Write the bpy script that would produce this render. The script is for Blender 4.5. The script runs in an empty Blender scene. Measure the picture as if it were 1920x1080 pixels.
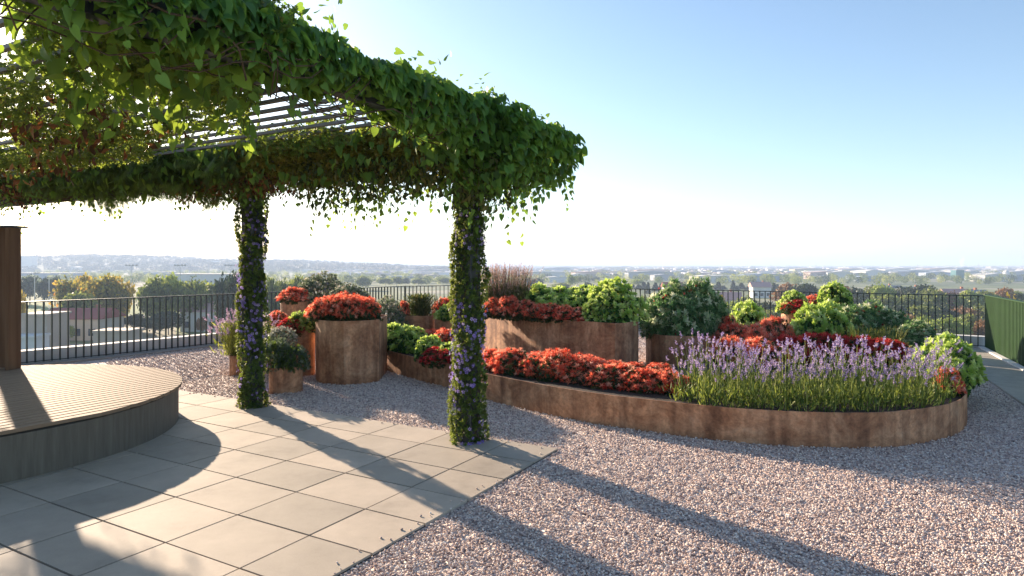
import bpy, math, random
import numpy as np
R = math.radians
S = 1.7                                   # eye height: distances below are in eye heights
rng = np.random.default_rng(7); random.seed(7)
sc = bpy.context.scene; col = sc.collection
CITY = -13.3

# ------------------------------------------------------------------ helpers
def link(o):
    col.objects.link(o); return o
def tag(o, label=None, cat=None, group=None, kind=None):
    if label: o['label'] = label
    if cat: o['category'] = cat
    if group: o['group'] = group
    if kind: o['kind'] = kind
    return o
def empty(name, loc, rz=0):
    o = bpy.data.objects.new(name, None); o.empty_display_size = .1
    o.location = loc; o.rotation_euler = (0, 0, rz); return link(o)
def copy_tree(o, parent=None):
    c = o.copy(); col.objects.link(c); c.parent = parent
    for ch in list(o.children): copy_tree(ch, c)
    return c
def G(x, y, z=0.):                         # X,Y in eye heights -> metres
    return (x*S, y*S, z*S)
def hx(px, Z): return (px-960)/1221*Z

class MB:
    def __init__(s): s.v = []; s.f = []
    def add(s, vs, fs):
        n = len(s.v); s.v += [tuple(v) for v in vs]; s.f += [tuple(i+n for i in f) for f in fs]; return s
    def box(s, c, d, rz=0, taper=1):
        cx, cy, cz = c; a, b, h = d[0]/2, d[1]/2, d[2]/2; co, si = math.cos(rz), math.sin(rz); vs = []
        for z, t in ((-h, 1), (h, taper)):
            for x, y in ((-a, -b), (a, -b), (a, b), (-a, b)):
                x *= t; y *= t
                vs.append((cx+x*co-y*si, cy+x*si+y*co, cz+z))
        return s.add(vs, [(3, 2, 1, 0), (4, 5, 6, 7), (0, 1, 5, 4), (1, 2, 6, 5), (2, 3, 7, 6), (3, 0, 4, 7)])
    def tube(s, pts, r, n=6):
        pts = [np.array(p, float) for p in pts]; k = len(s.v); m = len(pts)
        for i, p in enumerate(pts):
            d = pts[min(i+1, m-1)]-pts[max(i-1, 0)]; d /= np.linalg.norm(d)+1e-9
            u = np.cross(d, (0, 0, 1) if abs(d[2]) < .9 else (1, 0, 0)); u /= np.linalg.norm(u); w = np.cross(d, u)
            rr = r[i] if hasattr(r, '__len__') else r
            for j in range(n):
                a = 2*math.pi*j/n; s.v.append(tuple(p+rr*(math.cos(a)*u+math.sin(a)*w)))
        for i in range(m-1):
            for j in range(n):
                a = k+i*n+j; b = k+i*n+(j+1) % n
                s.f.append((a, b, b+n, a+n))
        s.f.append(tuple(k+j for j in range(n))[::-1]); s.f.append(tuple(k+(m-1)*n+j for j in range(n)))
        return s
    def lathe(s, c, prof, n=24):
        k = len(s.v); m = len(prof)
        for r, z in prof:
            for j in range(n):
                a = 2*math.pi*j/n; s.v.append((c[0]+r*math.cos(a), c[1]+r*math.sin(a), c[2]+z))
        for i in range(m-1):
            for j in range(n):
                a = k+i*n+j; b = k+i*n+(j+1) % n; s.f.append((a, b, b+n, a+n))
        s.f.append(tuple(k+j for j in range(n))[::-1]); s.f.append(tuple(k+(m-1)*n+j for j in range(n)))
        return s
    def prism(s, pts, z0, z1):
        n = len(pts)
        return s.add([(x, y, z0) for x, y in pts]+[(x, y, z1) for x, y in pts],
                     [tuple(range(n))[::-1], tuple(range(n, 2*n))]+[(i, (i+1) % n, (i+1) % n+n, i+n) for i in range(n)])
    def build(s, name, mat, parent=None, bevel=0, smooth=False):
        me = bpy.data.meshes.new(name); me.from_pydata(s.v, [], s.f); me.update()
        o = bpy.data.objects.new(name, me); link(o)
        if mat: me.materials.append(mat)
        if smooth: me.polygons.foreach_set('use_smooth', [True]*len(me.polygons))
        if bevel:
            b = o.modifiers.new('b', 'BEVEL'); b.width = bevel; b.segments = 2; b.limit_method = 'ANGLE'
        if parent: o.parent = parent
        return o

def tri_mesh(name, V, T, rnd, mats, parent=None, mi=None):
    """V (n,3), T (m,3), rnd per vertex"""
    me = bpy.data.meshes.new(name)
    V = np.ascontiguousarray(V, dtype=np.float32); T = np.ascontiguousarray(T, dtype=np.int32)
    me.vertices.add(len(V)); me.vertices.foreach_set('co', V.ravel())
    me.loops.add(T.size); me.loops.foreach_set('vertex_index', T.ravel())
    me.polygons.add(len(T)); me.polygons.foreach_set('loop_start', np.arange(0, T.size, 3, dtype=np.int32))
    a = me.attributes.new('rnd', 'FLOAT', 'POINT'); a.data.foreach_set('value', np.ascontiguousarray(rnd, dtype=np.float32))
    for m in (mats if isinstance(mats, (list, tuple)) else [mats]): me.materials.append(m)
    if mi is not None: me.polygons.foreach_set('material_index', np.ascontiguousarray(mi, dtype=np.int32))
    me.update(); me.validate()
    o = bpy.data.objects.new(name, me); link(o)
    if parent: o.parent = parent
    return o
def unit(a): return a/(np.linalg.norm(a, axis=-1, keepdims=True)+1e-9)
def inst(tv, tt, pos, d, n, sc_, rnd=None):
    """place template (length along +Y, normal +Z) at pos with direction d, normal n"""
    N = len(pos); Y = unit(d); X = unit(np.cross(Y, n)); Z = np.cross(X, Y)
    sc_ = np.broadcast_to(np.asarray(sc_, float), (N,))
    M = np.stack([X, Y, Z], axis=2)*sc_[:, None, None]
    V = np.einsum('nij,kj->nki', M, tv)+pos[:, None, :]
    T = tt[None]+(np.arange(N)*len(tv))[:, None, None]
    if rnd is None: rnd = rng.random(N)
    return V.reshape(-1, 3), T.reshape(-1, 3), np.repeat(rnd, len(tv))
def join(parts):
    Vs, Ts, Rs = [], [], []; k = 0
    for V, T, r in parts:
        Vs.append(V); Ts.append(T+k); Rs.append(r); k += len(V)
    return np.concatenate(Vs), np.concatenate(Ts), np.concatenate(Rs)
def A(x): return np.array(x, float)
def sphere_dirs(n, up=-1.):
    z = rng.uniform(up, 1, n); a = rng.uniform(0, 2*np.pi, n); r = np.sqrt(np.maximum(0, 1-z*z))
    return np.stack([r*np.cos(a), r*np.sin(a), z], 1)

# ---- leaf templates (length along +Y, tip at y = 1)
half = [(.13, -.12), (.29, -.12), (.39, .06), (.35, .32), (.19, .66)]
hv = [(0, 0, 0), (0, .35, .0), (0, .7, -.05), (0, 1, -.16)]
for sx in (1, -1): hv += [(sx*x, y, .30*x-.12*y*y) for x, y in half]
ht = []
for o_, fl in ((4, 0), (9, 1)):
    for t in ((0, o_, o_+1), (0, o_+1, o_+2), (0, o_+2, 1), (1, o_+2, o_+3), (1, o_+3, 2), (2, o_+3, o_+4), (2, o_+4, 3)):
        ht.append(t if not fl else t[::-1])
HEART = (A(hv), np.array(ht))
LEAF = (A([(0, 0, 0), (.22, .45, .07), (-.22, .45, .07), (0, 1, -.08), (0, .45, 0)]), np.array([(0, 1, 4), (0, 4, 2), (4, 1, 3), (2, 4, 3)]))
NARROW = (A([(0, 0, 0), (.1, .4, .03), (-.1, .4, .03), (0, 1, -.06)]), np.array([(0, 1, 3), (0, 3, 2)]))
OVAL = (A([(0, 0, 0), (.26, .25, .06), (.3, .6, .06), (0, 1, -.05), (-.3, .6, .06), (-.26, .25, .06)]), np.array([(0, 1, 3), (1, 2, 3), (0, 3, 5), (5, 3, 4)]))
def frond():
    v, t = [], []
    for i in range(12):
        y = .08+i*.078; L = .24*math.sin(math.pi*(y*.85+.1))
        for s in (1, -1):
            k = len(v); v += [(0, y-.01, 0), (s*L, y+.13, -.03), (0, y+.05, 0)]; t.append((k, k+1, k+2))
    k = len(v); v += [(-.008, 0, 0), (.008, 0, 0), (0, 1, 0)]; t.append((k, k+1, k+2))
    return A(v), np.array(t)
FROND = frond()
def rosette(leaf, n, spread, L=1.):
    """leaves around +Y axis"""
    parts = []
    for i in range(n):
        a = i*2.4+random.random()*.5; e = spread*(.25+.75*(i/(n-1)))
        d = A([[math.sin(e)*math.cos(a), math.cos(e), math.sin(e)*math.sin(a)]])
        nn = A([[-math.cos(e)*math.cos(a), math.sin(e), -math.cos(e)*math.sin(a)]])
        parts.append(inst(*leaf, A([[0, .12*i/n, 0]]), d, nn, L*random.uniform(.75, 1.1)))
    V, T, _ = join(parts); return V, T
ROS_RED = rosette(NARROW, 11, 1.25); ROS_LIME = rosette(OVAL, 8, 1.3); ROS_LEAF = rosette(LEAF, 8, 1.5); ROS_FINE = rosette(NARROW, 9, .9)
fv, ft = [], []
for i in range(5):
    a = i*2*math.pi/5; k = len(fv)
    for r, da, y in ((.1, 0, 0), (.8, -.42, .12), (1, 0, .18), (.8, .42, .12)): fv.append((r*math.cos(a+da), y, r*math.sin(a+da)))
    ft += [(k, k+1, k+2), (k, k+2, k+3)]
FLOWER = (A(fv), np.array(ft))

# ------------------------------------------------------------------ materials
def nodes(name):
    m = bpy.data.materials.new(name); m.use_nodes = True; nt = m.node_tree
    return m, nt, nt.nodes, nt.links, nt.nodes['Principled BSDF']
def ramp(N, stops, interp='LINEAR'):
    r = N.new('ShaderNodeValToRGB'); e = r.color_ramp.elements; r.color_ramp.interpolation = interp
    while len(e) < len(stops): e.new(.5)
    for el, (p, c) in zip(e, stops): el.position = p; el.color = (*c, 1)
    return r
def leafmat(name, stops, trans=.45, tcol=None, rough=.5):
    m, nt, N, L, b = nodes(name)
    at = N.new('ShaderNodeAttribute'); at.attribute_name = 'rnd'
    cr = ramp(N, stops); L.new(at.outputs['Fac'], cr.inputs[0])
    L.new(cr.outputs[0], b.inputs['Base Color']); b.inputs['Roughness'].default_value = rough
    b.inputs['Specular IOR Level'].default_value = .35
    tr = N.new('ShaderNodeBsdfTranslucent'); mx = N.new('ShaderNodeMixShader'); mx.inputs[0].default_value = trans
    if tcol:
        mc = N.new('ShaderNodeMix'); mc.data_type = 'RGBA'; mc.blend_type = 'MIX'; mc.inputs[0].default_value = .6
        L.new(cr.outputs[0], mc.inputs[6]); mc.inputs[7].default_value = (*tcol, 1); L.new(mc.outputs[2], tr.inputs[0])
    else: L.new(cr.outputs[0], tr.inputs[0])
    L.new(b.outputs[0], mx.inputs[1]); L.new(tr.outputs[0], mx.inputs[2])
    L.new(mx.outputs[0], N['Material Output'].inputs[0]); return m
def noisemat(name, stops, scale=8, detail=6, rough=.8, bump=.0, bscale=60, metal=0, coords='Object', stretch=(1, 1, 1), dist=.3, spec=.5):
    m, nt, N, L, b = nodes(name)
    tc = N.new('ShaderNodeTexCoord'); mp = N.new('ShaderNodeMapping'); mp.inputs['Scale'].default_value = stretch
    L.new(tc.outputs[coords], mp.inputs[0])
    n = N.new('ShaderNodeTexNoise'); n.inputs['Scale'].default_value = scale; n.inputs['Detail'].default_value = detail; n.inputs['Distortion'].default_value = dist
    n.inputs['Roughness'].default_value = .65
    L.new(mp.outputs[0], n.inputs[0]); cr = ramp(N, stops); L.new(n.outputs[0], cr.inputs[0]); L.new(cr.outputs[0], b.inputs['Base Color'])
    b.inputs['Roughness'].default_value = rough; b.inputs['Metallic'].default_value = metal; b.inputs['Specular IOR Level'].default_value = spec
    if bump:
        n2 = N.new('ShaderNodeTexNoise'); n2.inputs['Scale'].default_value = bscale; n2.inputs['Detail'].default_value = 5; L.new(mp.outputs[0], n2.inputs[0])
        bp = N.new('ShaderNodeBump'); bp.inputs['Strength'].default_value = bump; bp.inputs['Distance'].default_value = .01
        L.new(n2.outputs[0], bp.inputs['Height']); L.new(bp.outputs[0], b.inputs['Normal'])
    return m
M = {}
M['heart'] = leafmat('heart_leaf', [(0, (.03, .1, .025)), (.5, (.06, .18, .04)), (.85, (.12, .28, .05)), (1, (.24, .38, .06))], .5, (.5, .65, .06))
M['heart_blue'] = leafmat('heart_leaf_deep', [(0, (.03, .08, .02)), (.55, (.075, .19, .035)), (1, (.17, .34, .06))], .42, (.42, .62, .07))
M['small'] = leafmat('small_leaf', [(0, (.05, .08, .015)), (.4, (.16, .21, .035)), (.75, (.34, .34, .06)), (1, (.3, .22, .07))], .5, (.6, .52, .09))
M['feather'] = leafmat('feather_leaf', [(0, (.015, .04, .012)), (.7, (.06, .12, .028)), (1, (.14, .2, .045))], .45, (.3, .42, .06))
M['rust_leaf'] = leafmat('rust_leaf', [(0, (.05, .03, .012)), (.5, (.14, .06, .02)), (.8, (.3, .11, .03)), (1, (.4, .2, .06))], .35)
M['creeper'] = leafmat('creeper_leaf', [(0, (.02, .05, .013)), (.6, (.05, .11, .025)), (1, (.17, .24, .05))], .42, (.4, .45, .08))
M['violet'] = leafmat('violet_petal', [(0, (.25, .18, .62)), (.6, (.42, .3, .78)), (1, (.62, .5, .85))], .4)
M['red'] = leafmat('red_leaf', [(0, (.6, .06, .03)), (.4, (.92, .19, .1)), (.8, (.97, .36, .22)), (1, (1, .64, .48))], .54)
M['crimson'] = leafmat('crimson_leaf', [(0, (.3, .012, .015)), (.6, (.6, .025, .03)), (1, (.8, .12, .09))], .4)
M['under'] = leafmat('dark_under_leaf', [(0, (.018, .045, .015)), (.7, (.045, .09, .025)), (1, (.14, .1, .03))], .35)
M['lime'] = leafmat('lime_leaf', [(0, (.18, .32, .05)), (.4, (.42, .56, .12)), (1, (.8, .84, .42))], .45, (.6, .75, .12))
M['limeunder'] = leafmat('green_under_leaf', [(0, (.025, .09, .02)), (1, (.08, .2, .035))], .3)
M['varie'] = leafmat('variegated_leaf', [(0, (.06, .15, .045)), (.5, (.16, .29, .1)), (.75, (.34, .46, .2)), (1, (.8, .78, .55))], .45)
M['grey'] = leafmat('grey_leaf', [(0, (.04, .075, .045)), (.6, (.12, .17, .1)), (1, (.36, .4, .28))], .4)
M['pinkg'] = leafmat('dusty_leaf', [(0, (.1, .15, .08)), (.6, (.24, .28, .16)), (1, (.6, .52, .42))], .45)
M['white'] = leafmat('silver_leaf', [(0, (.2, .22, .18)), (1, (.6, .6, .52))], .4)
M['stem'] = leafmat('green_stem', [(0, (.03, .08, .015)), (.5, (.1, .18, .03)), (1, (.42, .46, .12))], .35, (.4, .45, .06))
M['lav'] = leafmat('lavender_flower', [(0, (.2, .15, .4)), (.5, (.4, .3, .54)), (1, (.7, .56, .64))], .45)
M['lilac'] = leafmat('lilac_flower', [(0, (.3, .2, .34)), (1, (.62, .45, .56))], .4)
M['plume'] = leafmat('pink_plume', [(0, (.28, .15, .13)), (1, (.6, .4, .34))], .45)
M['ygrass'] = leafmat('yellow_grass', [(0, (.15, .2, .03)), (1, (.5, .5, .12))], .45)
M['rosemary'] = leafmat('rosemary_leaf', [(0, (.03, .06, .015)), (.6, (.09, .12, .03)), (1, (.24, .22, .07))], .35)
M['bark'] = noisemat('bark', [(.3, (.05, .03, .02)), (.7, (.13, .09, .06))], 20, rough=.9)
M['vine_stem'] = noisemat('vine_stem', [(.3, (.05, .035, .02)), (.7, (.12, .08, .045))], 30, rough=.9)
M['steel'] = noisemat('pergola_steel', [(.3, (.045, .05, .055)), (.7, (.07, .075, .08))], 6, rough=.45, metal=.3)
M['slat'] = noisemat('slat_paint', [(.3, (.11, .1, .085)), (.7, (.16, .145, .12))], 6, rough=.55)
M['rail'] = noisemat('rail_paint', [(.3, (.012, .025, .022)), (.7, (.022, .038, .032))], 6, rough=.4)
M['kerb'] = noisemat('white_kerb', [(.3, (.55, .54, .52)), (.7, (.72, .71, .68))], 3, rough=.8, bump=.1)
M['concrete'] = noisemat('board_concrete', [(.25, (.1, .085, .064)), (.5, (.14, .12, .092)), (.8, (.19, .165, .13))], 5, rough=.85, bump=.4, bscale=12, stretch=(5, 5, .4))
M['soil'] = noisemat('soil', [(.3, (.02, .014, .01)), (.7, (.07, .045, .03))], 40, rough=1, bump=.8)
M['greenwall'] = noisemat('green_cladding', [(.3, (.01, .04, .006)), (.7, (.018, .06, .01))], 4, rough=.6, spec=.25)
M['edge'] = noisemat('edge_paving', [(.3, (.26, .22, .18)), (.7, (.4, .35, .3))], 8, rough=.85, bump=.2)
M['path'] = noisemat('path_slab', [(.3, (.3, .27, .23)), (.7, (.42, .38, .33))], 5, rough=.8, bump=.2)
M['facade'] = noisemat('facade', [(.3, (.5, .48, .44)), (.7, (.6, .58, .54))], 1, rough=.9)
M['sedum'] = noisemat('sedum', [(.3, (.06, .06, .015)), (.5, (.14, .12, .03)), (.7, (.25, .14, .05))], 9, rough=1, bump=.6)
M['lawn'] = noisemat('lawn', [(.3, (.09, .15, .03)), (.7, (.2, .26, .07))], .05, rough=1)
M['asphalt'] = noisemat('asphalt', [(.3, (.2, .18, .17)), (.7, (.34, .3, .29))], .3, rough=.9)

def corten():
    m, nt, N, L, b = nodes('corten_steel')
    tc = N.new('ShaderNodeTexCoord')
    n1 = N.new('ShaderNodeTexNoise'); n1.inputs['Scale'].default_value = 2.6; n1.inputs['Detail'].default_value = 10; n1.inputs['Roughness'].default_value = .72; n1.inputs['Distortion'].default_value = .6
    L.new(tc.outputs['Object'], n1.inputs[0])
    c1 = ramp(N, [(.28, (.12, .048, .024)), (.42, (.36, .165, .08)), (.56, (.57, .31, .17)), (.75, (.76, .5, .32))]); L.new(n1.outputs[0], c1.inputs[0])
    mp = N.new('ShaderNodeMapping'); mp.inputs['Scale'].default_value = (7, 7, .5); L.new(tc.outputs['Object'], mp.inputs[0])
    n2 = N.new('ShaderNodeTexNoise'); n2.inputs['Scale'].default_value = 1.3; n2.inputs['Detail'].default_value = 6; L.new(mp.outputs[0], n2.inputs[0])
    c2 = ramp(N, [(.35, (.4, .34, .32)), (.6, (1, 1, 1))]); L.new(n2.outputs[0], c2.inputs[0])
    mx = N.new('ShaderNodeMix'); mx.data_type = 'RGBA'; mx.blend_type = 'MULTIPLY'; mx.inputs[0].default_value = .7
    L.new(c1.outputs[0], mx.inputs[6]); L.new(c2.outputs[0], mx.inputs[7]); L.new(mx.outputs[2], b.inputs['Base Color'])
    n5 = N.new('ShaderNodeTexNoise'); n5.inputs['Scale'].default_value = 22; n5.inputs['Detail'].default_value = 8; n5.inputs['Roughness'].default_value = .75; L.new(tc.outputs['Object'], n5.inputs[0])
    c5 = ramp(N, [(.32, (.5, .46, .44)), (.5, (.95, .95, .95)), (.68, (1.35, 1.3, 1.25))]); L.new(n5.outputs[0], c5.inputs[0])
    m5 = N.new('ShaderNodeMix'); m5.data_type = 'RGBA'; m5.blend_type = 'MULTIPLY'; m5.inputs[0].default_value = .75; L.new(mx.outputs[2], m5.inputs[6]); L.new(c5.outputs[0], m5.inputs[7]); L.new(m5.outputs[2], b.inputs['Base Color'])
    b.inputs['Roughness'].default_value = .62; b.inputs['Metallic'].default_value = .15
    n3 = N.new('ShaderNodeTexNoise'); n3.inputs['Scale'].default_value = 45; n3.inputs['Detail'].default_value = 6; L.new(tc.outputs['Object'], n3.inputs[0])
    bp = N.new('ShaderNodeBump'); bp.inputs['Strength'].default_value = .35; bp.inputs['Distance'].default_value = .006
    L.new(n3.outputs[0], bp.inputs['Height']); L.new(bp.outputs[0], b.inputs['Normal']); return m
M['corten'] = corten()
def gravel_mat(name, attr):
    m, nt, N, L, b = nodes(name)
    stops = [(0, (.24, .19, .18)), (.18, (.41, .31, .28)), (.4, (.57, .43, .37)), (.6, (.65, .52, .45)), (.8, (.75, .63, .55)), (1, (.82, .74, .67))]
    if attr:
        at = N.new('ShaderNodeAttribute'); at.attribute_name = 'rnd'; cr = ramp(N, stops); L.new(at.outputs['Fac'], cr.inputs[0])
    else:
        tc = N.new('ShaderNodeTexCoord'); v = N.new('ShaderNodeTexVoronoi'); v.inputs['Scale'].default_value = 42
        L.new(tc.outputs['Object'], v.inputs[0]); sp = N.new('ShaderNodeSeparateColor'); L.new(v.outputs['Color'], sp.inputs[0])
        cr = ramp(N, stops); L.new(sp.outputs[0], cr.inputs[0])
        bp = N.new('ShaderNodeBump'); bp.invert = True; bp.inputs['Strength'].default_value = 1; bp.inputs['Distance'].default_value = .02
        L.new(v.outputs['Distance'], bp.inputs['Height']); L.new(bp.outputs[0], b.inputs['Normal'])
    L.new(cr.outputs[0], b.inputs['Base Color']); b.inputs['Roughness'].default_value = .8; return m
M['pebble'] = gravel_mat('gravel_stone', True); M['gravel'] = gravel_mat('gravel_ground', False)
def slabmat():
    m, nt, N, L, b = nodes('slab_stone')
    tc = N.new('ShaderNodeTexCoord')
    n = N.new('ShaderNodeTexNoise'); n.inputs['Scale'].default_value = 1.6; n.inputs['Detail'].default_value = 8; n.inputs['Roughness'].default_value = .7; L.new(tc.outputs['Object'], n.inputs[0])
    cr = ramp(N, [(.25, (.32, .275, .225)), (.45, (.43, .37, .3)), (.75, (.53, .455, .37))]); L.new(n.outputs[0], cr.inputs[0])
    at = N.new('ShaderNodeAttribute'); at.attribute_name = 'rnd'; c2 = ramp(N, [(0, (.8, .8, .79)), (1, (1.1, 1.07, 1.04))]); L.new(at.outputs['Fac'], c2.inputs[0])
    mx = N.new('ShaderNodeMix'); mx.data_type = 'RGBA'; mx.blend_type = 'MULTIPLY'; mx.inputs[0].default_value = 1
    L.new(cr.outputs[0], mx.inputs[6]); L.new(c2.outputs[0], mx.inputs[7])
    n2 = N.new('ShaderNodeTexNoise'); n2.inputs['Scale'].default_value = 160; n2.inputs['Detail'].default_value = 4; L.new(tc.outputs['Object'], n2.inputs[0])
    c3 = ramp(N, [(.3, (.85, .85, .85)), (.6, (1, 1, 1))]); L.new(n2.outputs[0], c3.inputs[0])
    m2 = N.new('ShaderNodeMix'); m2.data_type = 'RGBA'; m2.blend_type = 'MULTIPLY'; m2.inputs[0].default_value = .5
    L.new(mx.outputs[2], m2.inputs[6]); L.new(c3.outputs[0], m2.inputs[7]); L.new(m2.outputs[2], b.inputs['Base Color'])
    b.inputs['Roughness'].default_value = .75; b.inputs['Specular IOR Level'].default_value = .3
    bp = N.new('ShaderNodeBump'); bp.inputs['Strength'].default_value = .15; bp.inputs['Distance'].default_value = .004
    L.new(n2.outputs[0], bp.inputs['Height']); L.new(bp.outputs[0], b.inputs['Normal']); return m
M['slab'] = slabmat()
def woodmat(name, a, b_, rz, scale=1.):
    m, nt, N, L, b = nodes(name)
    tc = N.new('ShaderNodeTexCoord'); mp = N.new('ShaderNodeMapping'); mp.inputs['Rotation'].default_value = rz
    sx = N.new('ShaderNodeMapping'); sx.inputs['Scale'].default_value = (1.2*scale, 14*scale, 14*scale)
    L.new(tc.outputs['Object'], mp.inputs[0]); L.new(mp.outputs[0], sx.inputs[0])
    n = N.new('ShaderNodeTexNoise'); n.inputs['Scale'].default_value = 1; n.inputs['Detail'].default_value = 6; L.new(sx.outputs[0], n.inputs[0])
    cr = ramp(N, [(.3, a), (.7, b_)]); L.new(n.outputs[0], cr.inputs[0]); L.new(cr.outputs[0], b.inputs['Base Color'])
    b.inputs['Roughness'].default_value = .75; b.inputs['Specular IOR Level'].default_value = .15; return m
AN = math.atan2(.869, .4947)
M['deckwood'] = woodmat('deck_wood', (.22, .15, .095), (.28, .195, .13), (0, 0, -AN))
M['panelwood'] = woodmat('panel_wood', (.10, .055, .03), (.2, .12, .07), (0, math.pi/2, 0), .6)

# ------------------------------------------------------------------ frames
a = A([.4947, .8690]); b = A([.8690, -.4947]); C2 = A([-.246, 3.667])
def uv(u, v, z=0): p = C2+u*b+v*a; return (p[0]*S, p[1]*S, z*S)
O = A([-1.0865, 2.576])
WE = .702; VB = 1.47        # slab field limits from joint O
def catmull(P, n=8, closed=False):
    P = [A(p) for p in P]; out = []; m = len(P)
    for i in range(m if closed else m-1):
        if closed: p0, p1, p2, p3 = P[i-1], P[i], P[(i+1) % m], P[(i+2) % m]
        else: p0, p1, p2, p3 = P[max(i-1, 0)], P[i], P[i+1], P[min(i+2, m-1)]
        for k in range(n):
            t = k/n; out.append(.5*((2*p1)+(-p0+p2)*t+(2*p0-5*p1+4*p2-p3)*t*t+(-p0+3*p1-3*p2+p3)*t**3))
    if not closed: out.append(P[-1])
    return out
def offset(pts, d, closed=False):
    out = []; m = len(pts)
    for i in range(m):
        t = (pts[(i+1) % m]-pts[i-1]) if closed else pts[min(i+1, m-1)]-pts[max(i-1, 0)]
        t = t/np.linalg.norm(t); out.append(pts[i]+d*A([-t[1], t[0]]))
    return out

# ------------------------------------------------------------------ terrace
fence_pts = catmull([(-7.6, 1.9), (-6.6, 3.6), (-5.7, 5.2), (-4.905, 6.43), (-4.35, 7.15), (-3.68, 8.15), (-3.1, 9.05), (-2.5, 10.3), (-1.95, 11.2), (-1.1, 11.6), (0, 11.0), (1.84, 10.05), (3.84, 9.0), (5.67, 7.8)])
outer = offset(fence_pts, .42)
polyt = [(-5.5, -4.5)]+[tuple(p) for p in outer]+[(6.6, 8.2), (4.35, 3.6), (1.0, -4.5)]
polyt = [(x*S, y*S) for x, y in polyt]
t = MB().prism(polyt, CITY, -.02).build('building_under_terrace', M['facade']); tag(t, kind='structure')
inner = offset(fence_pts, -.02)
poly = [(-5.5, -4.5)]+[tuple(p) for p in inner]+[(5.68, 7.9), (3.45, 3.3), (1.0, -4.5)]
gb = MB().prism([(x*S, y*S) for x, y in poly], -.016, 0).build('gravel_ground', M['gravel']); tag(gb, kind='structure')
# kerb outside the fence, sunlit top
k1 = offset(fence_pts, .06); k2 = offset(fence_pts, .2); mb = MB(); n = len(k1); vs = []
for p, q in zip(k1, k2): vs += [(p[0]*S, p[1]*S, -.01), (p[0]*S, p[1]*S, .23), (q[0]*S, q[1]*S, .23), (q[0]*S, q[1]*S, -.01)]
mb.add(vs, [(4*i+j, 4*i+4+j, 4*i+4+(j+1) % 4, 4*i+(j+1) % 4) for i in range(n-1) for j in range(4)])
tag(mb.build('parapet', M['kerb']), 'low white parapet curving along outside the dark railing', 'parapet')
k3 = offset(fence_pts, .41); mb = MB(); vs = []
for p, q in zip(k2, k3): vs += [(p[0]*S, p[1]*S, .16), (q[0]*S, q[1]*S, .12)]
mb.add(vs, [(2*i, 2*i+1, 2*i+3, 2*i+2) for i in range(n-1)])
tag(mb.build('sedum_strip', M['sedum']), kind='structure')
# light edge strip inside the fence
e1 = offset(fence_pts, -.17); mb = MB(); vs = []
for p, q in zip(inner, e1): vs += [(p[0]*S, p[1]*S, .03), (q[0]*S, q[1]*S, .03), (q[0]*S, q[1]*S, -.01)]
mb.add(vs, [(3*i+j, 3*i+3+j, 3*i+4+j, 3*i+1+j) for i in range(n-1) for j in range(2)])
tag(mb.build('edge_paving', M['edge']), kind='structure')

# paving slabs, each a box with open joints
PA, PB = .297, .3975
mb = MB(); rn = []
i0 = -14
for i in range(i0, 5):
    for j in range(-14, 3):
        w0 = j*PB; w1 = min((j+1)*PB, WE); v0 = i*PA; v1 = min((i+1)*PA, VB+.005)
        if w1-w0 < .02 or v1-v0 < .02: continue
        g = .0032*(1+random.random()*.7); c = O+b*((w0+w1)/2)+a*((v0+v1)/2)
        if c[1] < .4: continue
        mb.box((c[0]*S, c[1]*S, .004+random.uniform(-.0008, .0008)), ((w1-w0-2*g)*S, (v1-v0-2*g)*S, .034), math.atan2(b[1], b[0]))
        rn += [random.random()]*8
pv = mb.build('paving', M['slab']); at = pv.data.attributes.new('rnd', 'FLOAT', 'POINT'); at.data.foreach_set('value', rn)
tag(pv, kind='structure')
# bedding below the joints
c0 = O+b*WE+a*VB; c1 = O+b*WE-a*4; c2_ = O-b*5-a*4; c3_ = O-b*5+a*VB
ci = .004
MBJ = MB().prism([((p[0])*S, (p[1])*S) for p in (c0-b*ci-a*ci, c3_-a*ci, c2_, c1-b*ci)], .0005, .006)
bd = noisemat('joint_bedding', [(.3, (.02, .018, .016)), (.7, (.05, .045, .04))], 30, rough=1)
tag(MBJ.build('paving_bedding', bd), kind='structure')

# path beside the green wall
w0 = A([5.62, 7.73]); w1 = A([4.92, 6.26]); wd = (w1-w0)/np.linalg.norm(w1-w0); wn = A([wd[1], -wd[0]])
if wn[0] > 0: wn = -wn
mb = MB(); L_ = .5
for i in range(9):
    for k in range(1):
        q0 = w0+wd*(i*L_+.0-.1); q1 = w0+wd*((i+1)*L_-.1-.006)
        mb.prism([tuple((p)*S) for p in (q0+wn*.07, q0+wn*.46, q1+wn*.46, q1+wn*.07)], -.01, .028+.001*(i % 2))
tag(mb.build('path', M['path'], bevel=.002), kind='structure')
mb = MB(); q0 = w0-wd*.05; q1 = w0+wd*4.4
mb.prism([tuple(p*S) for p in (q0+wn*.005, q0+wn*.065, q1+wn*.065, q1+wn*.005)], -.01, .05)
tag(mb.build('kerb', M['kerb'], bevel=.004), kind='structure')
# green ribbed wall
gw = empty('green_wall', (w0[0]*S, w0[1]*S, 0), math.atan2(wd[1], wd[0]))
tag(gw, 'green ribbed metal wall at the right edge beside the narrow path', 'wall')
mb = MB(); Lw = 4.2*S; np_ = int(Lw/.09)
vs = []; fs = []
pr = []
for i in range(np_):
    x = i*.09; pr += [(x, 0), (x+.05, 0), (x+.055, .018), (x+.085, .018)]
for x, y in pr: vs += [(x, y, .0), (x, y, .635*S)]
fs = [(2*i, 2*i+2, 2*i+3, 2*i+1) for i in range(len(pr)-1)]
mb.add(vs, fs); mb.box((Lw/2, .045, .317*S), (Lw, .03, .63*S))
mb.build('cladding', M['greenwall'], gw)
MB().box((Lw/2, .02, .635*S+.012), (Lw, .11, .022)).build('coping', M['greenwall'], gw, bevel=.003)

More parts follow.
